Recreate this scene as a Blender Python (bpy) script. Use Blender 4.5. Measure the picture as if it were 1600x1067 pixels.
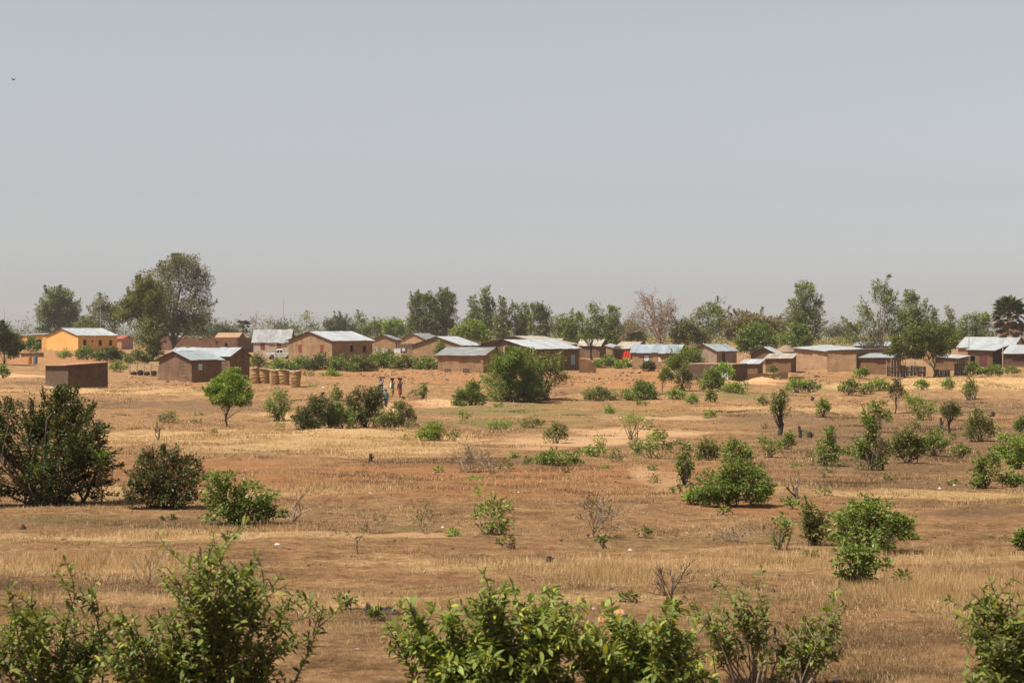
import bpy, math, random
import numpy as np
from mathutils import Vector, Matrix

# ------------------------------------------------------------------ camera, sky, sun, exposure
for o in list(bpy.data.objects):
    bpy.data.objects.remove(o, do_unlink=True)
scene = bpy.context.scene
COL = scene.collection
F = 3200.0          # focal length in photo pixels (photo is 1600 wide)
HY = 520.0          # image row of the horizon
EYE = 6.0           # eye height above the datum

cam_data = bpy.data.cameras.new("camera")
cam_data.sensor_width = 36.0
cam_data.lens = 36.0 * F / 1600.0
cam_data.shift_y = -(533.5 - HY) / 1600.0
cam_data.clip_start = 0.5
cam_data.clip_end = 12000.0
cam_data.dof.use_dof = True
cam_data.dof.focus_distance = 190.0
cam_data.dof.aperture_fstop = 7.0
cam = bpy.data.objects.new("camera", cam_data)
cam.location = (0, 0, EYE)
cam.rotation_euler = (math.radians(90), 0, 0)
COL.objects.link(cam)
scene.camera = cam

SUN_DIR = Vector((-0.80, -0.42, 0.0)).normalized()      # horizontal direction towards the sun
SUN_EL = math.radians(61)
world = bpy.data.worlds.new("World")
scene.world = world
world.use_nodes = True
wn = world.node_tree
wn.nodes.clear()
sky = wn.nodes.new("ShaderNodeTexSky")
sky.sky_type = 'NISHITA'
sky.sun_disc = False
sky.sun_elevation = SUN_EL
sky.sun_rotation = math.atan2(SUN_DIR.x, SUN_DIR.y)
sky.altitude = 200
sky.air_density = 1.0
sky.dust_density = 1.0
sky.ozone_density = 1.0
hs = wn.nodes.new("ShaderNodeHueSaturation")
hs.inputs["Saturation"].default_value = 0.21
tint = wn.nodes.new("ShaderNodeMix")
tint.data_type = 'RGBA'
tint.blend_type = 'MULTIPLY'
tint.inputs[0].default_value = 1.0
tint.inputs[7].default_value = (0.965, 0.970, 1.0, 1)
bg = wn.nodes.new("ShaderNodeBackground")
bg.inputs["Strength"].default_value = 0.0665
wo = wn.nodes.new("ShaderNodeOutputWorld")
wn.links.new(sky.outputs[0], hs.inputs["Color"])
wn.links.new(hs.outputs[0], tint.inputs[6])
wn.links.new(tint.outputs[2], bg.inputs["Color"])
wn.links.new(bg.outputs[0], wo.inputs["Surface"])

sun_data = bpy.data.lights.new("sun", 'SUN')
sun_data.energy = 5.0
sun_data.angle = math.radians(0.6)
sun_data.color = (1.0, 0.945, 0.86)
sun = bpy.data.objects.new("sun", sun_data)
sd = Vector((SUN_DIR.x * math.cos(SUN_EL), SUN_DIR.y * math.cos(SUN_EL), math.sin(SUN_EL)))
sun.rotation_euler = sd.to_track_quat('Z', 'Y').to_euler()
sun.location = (-60, -40, 120)
COL.objects.link(sun)

vs = scene.view_settings
vs.view_transform = 'Standard'
vs.look = 'None'
vs.exposure = 0.65
vs.gamma = 1.0
vs.use_curve_mapping = False
scene.render.engine = 'CYCLES'
scene.cycles.use_denoising = True
scene.cycles.max_bounces = 6
scene.cycles.diffuse_bounces = 3
scene.cycles.glossy_bounces = 2
scene.cycles.transmission_bounces = 3
scene.cycles.volume_bounces = 1
scene.cycles.transparent_max_bounces = 4
scene.cycles.caustics_reflective = False
scene.cycles.caustics_refractive = False

# ------------------------------------------------------------------ terrain profile
_tab = np.array([(0.5, 3.40), (3, 3.40), (8, 3.50), (14.5, 3.53), (21, 3.60), (31, 3.68), (46, 3.85), (80, 4.50), (115, 5.20),
                 (150, 5.92), (180, 6.45), (200, 6.12), (215, 5.85), (232, 5.58), (270, 5.06), (325, 4.57), (380, 4.16),
                 (480, 3.75), (620, 3.49), (1200, 3.60), (4000, 6.0), (12000, 14.0)])
_ld = np.linspace(math.log(0.5), math.log(12000), 3000)
_dr = np.interp(_ld, np.log(_tab[:, 0]), _tab[:, 1])
_k = np.hanning(61); _k /= _k.sum()
_dr = np.convolve(np.pad(_dr, 30, mode='edge'), _k, mode='valid')
_yy = HY + F * _dr / np.exp(_ld)

def drop(d):
    return np.interp(np.log(np.maximum(d, 0.5)), _ld, _dr)

def depth_of(y):
    """distance at which the bare ground is seen on photo row y"""
    return float(np.exp(np.interp(-y, -_yy, _ld)))

def bump(x, d):
    x = np.asarray(x, float); d = np.asarray(d, float)
    a = 0.035 + 0.10 * np.clip((d - 30) / 150, 0, 1)
    b = (np.sin(x * 0.61 + 0.7 * np.sin(d * 0.19)) * np.sin(d * 0.43 + 1.3) +
         0.6 * np.sin(x * 0.23 - d * 0.11 + 2.0) + 0.5 * np.sin(x * 1.7 + d * 0.9) * np.sin(d * 1.31 - x * 0.4))
    return a * b * np.clip((700 - d) / 300, 0, 1)

def ground_z(x, d):
    return EYE - drop(d) + bump(x, d)

def gp(px, py, d=None):
    """ground point under photo pixel (px, py)"""
    d = depth_of(py) if d is None else d
    x = (px - 800.0) / F * d
    return Vector((x, d, float(ground_z(x, d))))

def at(px, py, d):
    return Vector(((px - 800.0) / F * d, d, EYE + (HY - py) / F * d))

# ------------------------------------------------------------------ node materials
def new_mat(name):
    m = bpy.data.materials.new(name)
    m.use_nodes = True
    nt = m.node_tree
    nt.nodes.clear()
    out = nt.nodes.new("ShaderNodeOutputMaterial")
    return m, nt, out

def ramp(nt, stops, interp='LINEAR'):
    r = nt.nodes.new("ShaderNodeValToRGB")
    r.color_ramp.interpolation = interp
    e = r.color_ramp.elements
    e[0].position, e[0].color = stops[0][0], (*stops[0][1], 1)
    e[1].position, e[1].color = stops[-1][0], (*stops[-1][1], 1)
    for p, c in stops[1:-1]:
        n = e.new(p); n.color = (*c, 1)
    return r

def surf_mat(name, stops, scale=3.0, rough=0.85, metallic=0.0, bump_s=0.25, bump_d=0.03, detail=6, per_object=0.0, courses=0.0, spec=0.3, streak=0.0):
    """noise-coloured surface with fine relief; per_object varies its lightness from object to object; courses adds mud-brick joints"""
    m, nt, out = new_mat(name)
    L = nt.links.new
    tc = nt.nodes.new("ShaderNodeNewGeometry")
    n1 = nt.nodes.new("ShaderNodeTexNoise"); n1.inputs["Scale"].default_value = scale
    n1.inputs["Detail"].default_value = detail; n1.inputs["Roughness"].default_value = 0.62
    L(tc.outputs["Position"], n1.inputs["Vector"])
    r = ramp(nt, stops)
    L(n1.outputs["Fac"], r.inputs[0])
    col = r.outputs[0]
    hgt = n1.outputs["Fac"]
    if courses:
        sep = nt.nodes.new("ShaderNodeSeparateXYZ"); L(tc.outputs["Position"], sep.inputs[0])
        ad = nt.nodes.new("ShaderNodeMath"); ad.operation = 'ADD'; L(sep.outputs[0], ad.inputs[0]); L(sep.outputs[1], ad.inputs[1])
        cx = nt.nodes.new("ShaderNodeCombineXYZ"); L(ad.outputs[0], cx.inputs[0]); L(sep.outputs[2], cx.inputs[1])
        bt = nt.nodes.new("ShaderNodeTexBrick")
        bt.inputs["Scale"].default_value = 1.0
        bt.inputs["Brick Width"].default_value = 0.5; bt.inputs["Row Height"].default_value = 0.21
        bt.inputs["Mortar Size"].default_value = 0.022; bt.inputs["Mortar Smooth"].default_value = 0.4
        bt.inputs["Color1"].default_value = (1, 1, 1, 1); bt.inputs["Color2"].default_value = (.86, .86, .86, 1)
        bt.inputs["Mortar"].default_value = (1 - courses,) * 3 + (1,)
        L(cx.outputs[0], bt.inputs["Vector"])
        mx = nt.nodes.new("ShaderNodeMix"); mx.data_type = 'RGBA'; mx.blend_type = 'MULTIPLY'; mx.inputs[0].default_value = 1
        L(col, mx.inputs[6]); L(bt.outputs["Color"], mx.inputs[7])
        col = mx.outputs[2]
    if courses:
        oc = nt.nodes.new("ShaderNodeTexCoord"); so = nt.nodes.new("ShaderNodeSeparateXYZ"); L(oc.outputs["Object"], so.inputs[0])
        n3 = nt.nodes.new("ShaderNodeTexNoise"); n3.inputs["Scale"].default_value = 2.2; n3.inputs["Detail"].default_value = 5
        L(tc.outputs["Position"], n3.inputs["Vector"])
        sb = nt.nodes.new("ShaderNodeMath"); sb.operation = 'MULTIPLY_ADD'; sb.inputs[1].default_value = 1.5; sb.inputs[2].default_value = -.25
        L(n3.outputs["Fac"], sb.inputs[0])
        df = nt.nodes.new("ShaderNodeMath"); df.operation = 'SUBTRACT'; L(sb.outputs[0], df.inputs[0]); L(so.outputs[2], df.inputs[1])
        cl = nt.nodes.new("ShaderNodeMath"); cl.operation = 'MULTIPLY'; cl.use_clamp = True; cl.inputs[1].default_value = 2.2; L(df.outputs[0], cl.inputs[0])
        sc_ = nt.nodes.new("ShaderNodeMath"); sc_.operation = 'MULTIPLY'; sc_.inputs[1].default_value = .55; L(cl.outputs[0], sc_.inputs[0])
        m3 = nt.nodes.new("ShaderNodeMix"); m3.data_type = 'RGBA'; L(sc_.outputs[0], m3.inputs[0]); L(col, m3.inputs[6]); m3.inputs[7].default_value = (.20, .105, .055, 1)
        col = m3.outputs[2]
    if streak:
        mp = nt.nodes.new("ShaderNodeMapping"); mp.inputs["Scale"].default_value = (1.0, 1.0, .75)
        L(tc.outputs["Position"], mp.inputs["Vector"])
        n2 = nt.nodes.new("ShaderNodeTexNoise"); n2.inputs["Scale"].default_value = 1.3; n2.inputs["Detail"].default_value = 5; n2.inputs["Roughness"].default_value = .65
        L(mp.outputs[0], n2.inputs["Vector"])
        r2 = ramp(nt, [(.36, tuple(1 - streak * k for k in (.8, 1.0, 1.15))), (.52, (1, 1, 1)), (.70, (1 + streak * .35,) * 3)])
        L(n2.outputs["Fac"], r2.inputs[0])
        m2 = nt.nodes.new("ShaderNodeMix"); m2.data_type = 'RGBA'; m2.blend_type = 'MULTIPLY'; m2.inputs[0].default_value = 1
        L(col, m2.inputs[6]); L(r2.outputs[0], m2.inputs[7])
        col = m2.outputs[2]
    if per_object:
        oi = nt.nodes.new("ShaderNodeObjectInfo")
        mr = nt.nodes.new("ShaderNodeMapRange")
        mr.inputs["To Min"].default_value = 1 - per_object; mr.inputs["To Max"].default_value = 1 + per_object
        L(oi.outputs["Random"], mr.inputs["Value"])
        hv = nt.nodes.new("ShaderNodeHueSaturation")
        L(mr.outputs[0], hv.inputs["Value"]); L(col, hv.inputs["Color"])
        col = hv.outputs[0]
    p = nt.nodes.new("ShaderNodeBsdfPrincipled")
    p.inputs["Roughness"].default_value = rough
    p.inputs["Metallic"].default_value = metallic
    p.inputs["Specular IOR Level"].default_value = spec
    L(col, p.inputs["Base Color"])
    b = nt.nodes.new("ShaderNodeBump"); b.inputs["Strength"].default_value = bump_s; b.inputs["Distance"].default_value = bump_d
    L(hgt, b.inputs["Height"]); L(b.outputs[0], p.inputs["Normal"])
    L(p.outputs[0], out.inputs["Surface"])
    return m

def leaf_mat(name, dark, mid, light, trans=0.24, rough=0.5, patch=0.8, dry=None, dry_amt=0.0):
    """leaf: colour varies leaf by leaf and in broad patches; thin, so some light comes through"""
    m, nt, out = new_mat(name)
    L = nt.links.new
    g = nt.nodes.new("ShaderNodeNewGeometry")
    n = nt.nodes.new("ShaderNodeTexNoise"); n.inputs["Scale"].default_value = patch; n.inputs["Detail"].default_value = 3
    L(g.outputs["Position"], n.inputs["Vector"])
    a = nt.nodes.new("ShaderNodeMath"); a.operation = 'MULTIPLY_ADD'; a.inputs[1].default_value = 0.55; 
    L(g.outputs["Random Per Island"], a.inputs[0])
    s = nt.nodes.new("ShaderNodeMath"); s.operation = 'MULTIPLY'; s.inputs[1].default_value = 0.5
    L(n.outputs["Fac"], s.inputs[0]); L(s.outputs[0], a.inputs[2])
    stops = [(0.12, dark), (0.5, mid), (0.92, light)]
    r = ramp(nt, stops); L(a.outputs[0], r.inputs[0])
    col = r.outputs[0]
    if dry is not None:
        gt = nt.nodes.new("ShaderNodeMath"); gt.operation = 'GREATER_THAN'; gt.inputs[1].default_value = 1 - dry_amt
        mm = nt.nodes.new("ShaderNodeMath"); mm.operation = 'MULTIPLY'; mm.inputs[1].default_value = 7.31
        fr = nt.nodes.new("ShaderNodeMath"); fr.operation = 'FRACT'
        L(g.outputs["Random Per Island"], mm.inputs[0]); L(mm.outputs[0], fr.inputs[0]); L(fr.outputs[0], gt.inputs[0])
        mx = nt.nodes.new("ShaderNodeMix"); mx.data_type = 'RGBA'
        L(gt.outputs[0], mx.inputs[0]); L(col, mx.inputs[6]); mx.inputs[7].default_value = (*dry, 1)
        col = mx.outputs[2]
    p = nt.nodes.new("ShaderNodeBsdfPrincipled")
    p.inputs["Roughness"].default_value = rough
    p.inputs["Specular IOR Level"].default_value = 0.28
    L(col, p.inputs["Base Color"])
    t = nt.nodes.new("ShaderNodeBsdfTranslucent")
    hv = nt.nodes.new("ShaderNodeHueSaturation"); hv.inputs["Value"].default_value = 1.25; hv.inputs["Saturation"].default_value = 1.1
    L(col, hv.inputs["Color"]); L(hv.outputs[0], t.inputs["Color"])
    ms = nt.nodes.new("ShaderNodeMixShader"); ms.inputs[0].default_value = trans
    L(p.outputs[0], ms.inputs[1]); L(t.outputs[0], ms.inputs[2])
    L(ms.outputs[0], out.inputs["Surface"])
    return m

M = {}
# mud and plaster walls
M['mud'] = surf_mat('mud_wall', [(.25, (0.123, 0.066, 0.037)), (.5, (0.171, 0.097, 0.056)), (.8, (0.212, 0.129, 0.078))], 1.3, .95, streak=.24, courses=.34)
M['mud_red'] = surf_mat('red_mud_wall', [(.25, (0.125, 0.059, 0.032)), (.5, (0.174, 0.087, 0.050)), (.8, (0.219, 0.121, 0.073))], 1.1, .95, streak=.24, courses=.42)
M['mud_dark'] = surf_mat('dark_mud_wall', [(.25, (0.073, 0.043, 0.026)), (.5, (0.105, 0.063, 0.038)), (.8, (0.139, 0.086, 0.053))], 1.2, .95, streak=.24, courses=.42)
M['mud_orange'] = surf_mat('orange_mud_wall', [(.25, (0.138, 0.072, 0.034)), (.5, (0.199, 0.110, 0.055)), (.8, (0.241, 0.145, 0.076))], 1.0, .95, streak=.24, courses=.36)
M['mud_tan'] = surf_mat('tan_mud_wall', [(.25, (0.232, 0.139, 0.069)), (.5, (0.292, 0.177, 0.091)), (.8, (0.353, 0.227, 0.124))], .9, .95, streak=.24, courses=.26)
M['peach'] = surf_mat('peach_plaster', [(.25, (0.308, 0.174, 0.098)), (.5, (0.372, 0.222, 0.131)), (.8, (0.420, 0.261, 0.167))], .7, .9, streak=.24, courses=.06)
M['pale'] = surf_mat('pale_plaster', [(.25, (0.332, 0.246, 0.174)), (.5, (0.396, 0.301, 0.222)), (.8, (0.443, 0.348, 0.261))], .8, .9, streak=.24, courses=.06)
M['beige_pink'] = surf_mat('pinkish_plaster', [(.25, (0.237, 0.158, 0.115)), (.5, (0.293, 0.206, 0.150)), (.8, (0.340, 0.246, 0.190))], .9, .9, streak=.24, courses=.12)
M['yellow'] = surf_mat('yellow_plaster', [(.2, (0.570, 0.285, 0.071)), (.5, (0.665, 0.351, 0.104)), (.8, (0.722, 0.408, 0.142))], .5, .9, streak=.08, courses=.03)
M['ochre'] = surf_mat('ochre_plaster', [(.2, (0.344, 0.163, 0.043)), (.5, (0.413, 0.206, 0.065)), (.8, (0.464, 0.249, 0.086))], .5, .9, streak=.24, courses=.05)
M['pinkwall'] = surf_mat('salmon_plaster', [(.2, (0.350, 0.147, 0.092)), (.5, (0.423, 0.193, 0.120)), (.8, (0.478, 0.239, 0.156))], .6, .9)
# roofs
def roof_mat(name, c, k=0.12, rough=.5, met=.15):
    c = tuple(v * .87 for v in c); lo = (c[0] * (1 - 1.3 * k), c[1] * (1 - 2.0 * k), c[2] * (1 - 2.5 * k)); hi = tuple(min(.9, v * (1 + k)) for v in c)
    return surf_mat(name, [(.3, lo), (.55, c), (.8, hi)], 1.1, rough, met, .1, .01, per_object=.12, spec=.4, streak=.17)
M['zinc_white'] = roof_mat('bright_sheet_metal', (0.430, 0.456, 0.464))
M['zinc'] = roof_mat('grey_sheet_metal', (0.318, 0.361, 0.370))
M['zinc_dull'] = roof_mat('weathered_sheet_metal', (0.232, 0.245, 0.245), .2, .6)
M['zinc_blue'] = roof_mat('bluish_sheet_metal', (0.241, 0.288, 0.327))
M['zinc_beige'] = roof_mat('rust_tinted_sheet_metal', (0.396, 0.361, 0.292), .25, .65)
M['roof_red'] = roof_mat('red_painted_sheet', (0.344, 0.086, 0.069), .2, .65, 0)
M['roof_earth'] = surf_mat('earth_covered_roof', [(.2, (.20, .09, .05)), (.5, (.32, .16, .09)), (.8, (.42, .24, .14))], 2.2, .95, bump_s=.6, bump_d=.08)
M['thatch'] = surf_mat('old_thatch', [(.2, (.14, .09, .06)), (.5, (.22, .15, .10)), (.8, (.30, .21, .14))], 5, .95, bump_s=.8, bump_d=.08)
M['straw'] = surf_mat('pale_straw_thatch', [(.2, (0.210, 0.119, 0.063)), (.5, (0.294, 0.182, 0.098)), (.8, (0.350, 0.238, 0.140))], 5, .95, bump_s=.8, bump_d=.08)
M['wood'] = surf_mat('weathered_wood', [(.2, (.07, .045, .03)), (.5, (.12, .085, .06)), (.8, (.19, .14, .10))], 6, .9)
M['wood_pale'] = surf_mat('bleached_wood', [(.2, (.26, .19, .13)), (.5, (.36, .28, .20)), (.8, (.46, .37, .27))], 8, .9)
M['wood_dark'] = surf_mat('sooty_wood', [(.2, (.018, .014, .012)), (.5, (.035, .028, .024)), (.8, (.07, .055, .045))], 6, .9)
M['shutter'] = surf_mat('red_brown_shutter_paint', [(.2, (.16, .025, .02)), (.5, (.23, .035, .028)), (.8, (.28, .05, .04))], 3, .6)
M['shutter_dark'] = surf_mat('dark_shutter', [(.2, (.03, .02, .018)), (.5, (.05, .032, .028)), (.8, (.07, .05, .04))], 3, .7)
M['shutter_pale'] = surf_mat('pale_shutter', [(.2, (.36, .40, .40)), (.5, (.46, .50, .50)), (.8, (.55, .58, .58))], 3, .7)
M['shutter_blue'] = surf_mat('blue_grey_shutter', [(.2, (.16, .24, .30)), (.5, (.22, .32, .38)), (.8, (.28, .38, .44))], 3, .6)
M['shutter_maroon'] = surf_mat('maroon_door_paint', [(.2, (.08, .02, .02)), (.5, (.12, .03, .028)), (.8, (.16, .045, .04))], 3, .6)
M['white_cloth'] = surf_mat('white_cloth', [(.2, (.66, .66, .65)), (.5, (.74, .74, .73)), (.8, (.8, .8, .79))], 3, .9)
M['red_cloth'] = surf_mat('red_cloth', [(.2, (.52, .03, .02)), (.5, (.62, .04, .025)), (.8, (.70, .06, .04))], 3, .9)
M['mat_straw'] = surf_mat('woven_straw', [(.25, (0.260, 0.143, 0.056)), (.5, (0.339, 0.205, 0.088)), (.8, (0.404, 0.260, 0.124))], 7, .9, bump_s=.6)
M['mat_hoop'] = surf_mat('old_straw_hoop', [(.25, (.26, .15, .07)), (.5, (.35, .21, .10)), (.8, (.44, .28, .14))], 7, .95, bump_s=.6)
M['mat_brown'] = surf_mat('brown_woven_mat', [(.25, (.09, .06, .045)), (.5, (.15, .105, .08)), (.8, (.22, .16, .12))], 6, .95, bump_s=.7)
M['lime'] = surf_mat('pale_foundation', [(.25, (.42, .34, .26)), (.5, (.52, .44, .35)), (.8, (.60, .52, .43))], 3, .9)
M['bark'] = surf_mat('grey_brown_bark', [(.2, (.06, .043, .032)), (.5, (.105, .078, .058)), (.8, (.16, .125, .095))], 9, .95, bump_s=.5)
M['bark_pale'] = surf_mat('pale_bark', [(.2, (.20, .15, .12)), (.5, (.30, .235, .19)), (.8, (.40, .32, .26))], 6, .9, bump_s=.4)
M['bark_dark'] = surf_mat('charred_bark', [(.2, (.02, .016, .014)), (.5, (.045, .034, .028)), (.8, (.08, .06, .048))], 8, .95, bump_s=.5)
M['twig'] = surf_mat('dry_twig', [(.2, (.16, .11, .075)), (.5, (.25, .18, .125)), (.8, (.34, .25, .18))], 9, .95)
M['twig_pink'] = surf_mat('bare_twig', [(.2, (.25, .19, .155)), (.5, (.34, .26, .215)), (.8, (.42, .33, .28))], 4, .95)
M['stone'] = surf_mat('field_stone', [(.2, (.16, .11, .08)), (.5, (.27, .19, .135)), (.8, (.40, .30, .22))], 5, .9, bump_s=.6, per_object=.25)
M['clod'] = surf_mat('dark_clod', [(.2, (.035, .024, .018)), (.5, (.07, .048, .035)), (.8, (.13, .09, .065))], 7, .95, bump_s=.8)
M['laterite'] = surf_mat('laterite_lump', [(.2, (.38, .18, .08)), (.5, (.50, .27, .13)), (.8, (.58, .35, .19))], 7, .95, bump_s=.8)
M['truck_white'] = surf_mat('dusty_white_paint', [(.2, (.55, .52, .47)), (.5, (.68, .66, .62)), (.8, (.74, .73, .70))], 3, .4, spec=.5, bump_s=0)
M['rubber'] = surf_mat('black_rubber', [(.2, (.015, .015, .015)), (.8, (.03, .03, .03))], 8, .85)
M['glass_dark'] = surf_mat('dark_window_glass', [(.2, (.01, .012, .014)), (.8, (.02, .022, .025))], 2, .08, spec=.6, bump_s=0)
M['metal_grey'] = surf_mat('grey_metal', [(.2, (.25, .25, .25)), (.8, (.38, .38, .38))], 5, .5, .4)
M['drum_orange'] = surf_mat('orange_drum_paint', [(.2, (.50, .14, .02)), (.8, (.62, .22, .04))], 4, .55)
M['drum_blue'] = surf_mat('blue_grey_drum_paint', [(.2, (.09, .12, .16)), (.8, (.15, .18, .22))], 4, .55)
M['litter'] = surf_mat('white_plastic_litter', [(.2, (0.434, 0.434, 0.420)), (.8, (0.525, 0.525, 0.511))], 9, .6)
M['skin'] = surf_mat('dark_skin', [(.2, (.035, .02, .014)), (.8, (.06, .035, .024))], 6, .5, bump_s=0)
M['hair'] = surf_mat('black_hair', [(.2, (.01, .009, .008)), (.8, (.02, .018, .016))], 20, .8)
M['feather'] = surf_mat('dark_feather', [(.2, (.03, .028, .026)), (.8, (.06, .055, .05))], 20, .8)
for nm, c in (('lavender', (.20, .19, .23)), ('teal', (.08, .15, .135)), ('dark_green', (.03, .06, .04)), ('plum', (.035, .022, .035)), ('ochre_cloth', (.26, .17, .04)),
              ('dark_blue', (.035, .04, .07)), ('rust_red', (.24, .035, .02)), ('grey_cloth', (.16, .15, .15))):
    M[nm] = surf_mat(nm + '_cloth' if 'cloth' not in nm else nm, [(.2, tuple(v * .75 for v in c)), (.8, tuple(v * 1.2 for v in c))], 8, .9)
# leaves
M['lf_dark'] = leaf_mat('dark_green_leaves', (0.020, 0.029, 0.007), (0.051, 0.067, 0.014), (0.133, 0.148, 0.036), patch=1.6, dry=(0.224, 0.112, 0.036), dry_amt=.05)
M['lf_mid'] = leaf_mat('mid_green_leaves', (0.057, 0.081, 0.015), (0.134, 0.179, 0.031), (0.260, 0.316, 0.065), patch=1.2)
M['lf_green'] = leaf_mat('fresh_green_leaves', (0.073, 0.109, 0.015), (0.177, 0.242, 0.035), (0.319, 0.400, 0.075), patch=1.2)
M['lf_bright'] = leaf_mat('bright_yellow_green_leaves', (0.107, 0.174, 0.023), (0.213, 0.318, 0.045), (0.354, 0.477, 0.089), patch=1.2)
M['lf_olive'] = leaf_mat('olive_leaves', (0.059, 0.066, 0.017), (0.139, 0.152, 0.038), (0.243, 0.256, 0.074), patch=.9, dry=(0.278, 0.178, 0.059), dry_amt=.06)
M['lf_euc'] = leaf_mat('grey_green_leaves', (0.063, 0.076, 0.018), (0.146, 0.176, 0.039), (0.259, 0.295, 0.079), patch=.5, rough=.42)
M['lf_eucdark'] = leaf_mat('dull_green_leaves', (0.048, 0.061, 0.013), (0.115, 0.139, 0.028), (0.209, 0.238, 0.057), patch=.5, rough=.45)
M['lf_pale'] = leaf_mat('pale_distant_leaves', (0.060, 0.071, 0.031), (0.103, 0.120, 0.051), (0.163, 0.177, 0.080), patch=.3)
M['lf_brown'] = leaf_mat('brown_green_leaves', (0.056, 0.055, 0.018), (0.120, 0.115, 0.038), (0.206, 0.195, 0.073), patch=.35, dry=(0.206, 0.151, 0.066), dry_amt=.16)
M['lf_rusty'] = leaf_mat('rust_green_leaves', (0.069, 0.064, 0.018), (0.150, 0.133, 0.040), (0.241, 0.213, 0.073), patch=.4, dry=(0.275, 0.177, 0.066), dry_amt=.25)
M['lf_reddish'] = leaf_mat('dark_green_and_russet_leaves', (0.022, 0.034, 0.010), (0.054, 0.071, 0.020), (0.122, 0.128, 0.036), patch=1.6, dry=(0.218, 0.090, 0.031), dry_amt=.16)
M['lf_dry'] = leaf_mat('dry_leaves', (.11, .085, .045), (.19, .15, .085), (.28, .22, .13), patch=1.5, trans=.2)
M['lf_near'] = leaf_mat('glossy_leaves', (0.048, 0.064, 0.010), (0.123, 0.151, 0.022), (0.257, 0.292, 0.057), patch=2.8, rough=.58, trans=.30, dry=(0.321, 0.304, 0.038), dry_amt=.06)
M['lf_near_light'] = leaf_mat('light_glossy_leaves', (0.058, 0.079, 0.011), (0.161, 0.200, 0.033), (0.321, 0.372, 0.080), patch=2.8, rough=.58, trans=.32, dry=(0.364, 0.349, 0.047), dry_amt=.08)
M['lf_frond'] = leaf_mat('palm_frond', (0.036, 0.054, 0.019), (0.090, 0.108, 0.036), (0.156, 0.168, 0.060), patch=1)
M['lf_frond_dead'] = leaf_mat('dead_palm_frond', (.10, .055, .032), (.19, .105, .06), (.30, .20, .13), patch=1, trans=.15)
M['grass_dry'] = leaf_mat('dry_grass_blades', (0.170, 0.098, 0.040), (0.466, 0.301, 0.136), (0.806, 0.628, 0.365), patch=.5, trans=.25, rough=.7)
M['grass_brown'] = leaf_mat('withered_brown_weeds', (0.063, 0.036, 0.018), (0.121, 0.070, 0.033), (0.210, 0.125, 0.055), patch=.5, trans=.1, rough=.8)
M['grass_green'] = leaf_mat('green_ground_weeds', (0.080, 0.080, 0.028), (0.152, 0.144, 0.048), (0.240, 0.216, 0.080), patch=.5)

# ------------------------------------------------------------------ object helpers
def tag(o, label=None, category=None, group=None, kind=None):
    if label: o['label'] = label
    if category: o['category'] = category
    if group: o['group'] = group
    if kind: o['kind'] = kind
    return o

def empty(name, loc, label, category, group=None, rot=0.0):
    o = bpy.data.objects.new(name, None)
    o.location = loc
    o.rotation_euler = (0, 0, rot)
    o.empty_display_size = 0.3
    COL.objects.link(o)
    return tag(o, label, category, group)

def link(name, mesh, material, parent=None, loc=None):
    o = bpy.data.objects.new(name, mesh)
    if material is not None and len(mesh.materials) == 0:
        mesh.materials.append(material)
    if parent is not None:
        o.parent = parent
    if loc is not None:
        o.location = loc
    COL.objects.link(o)
    return o

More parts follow.
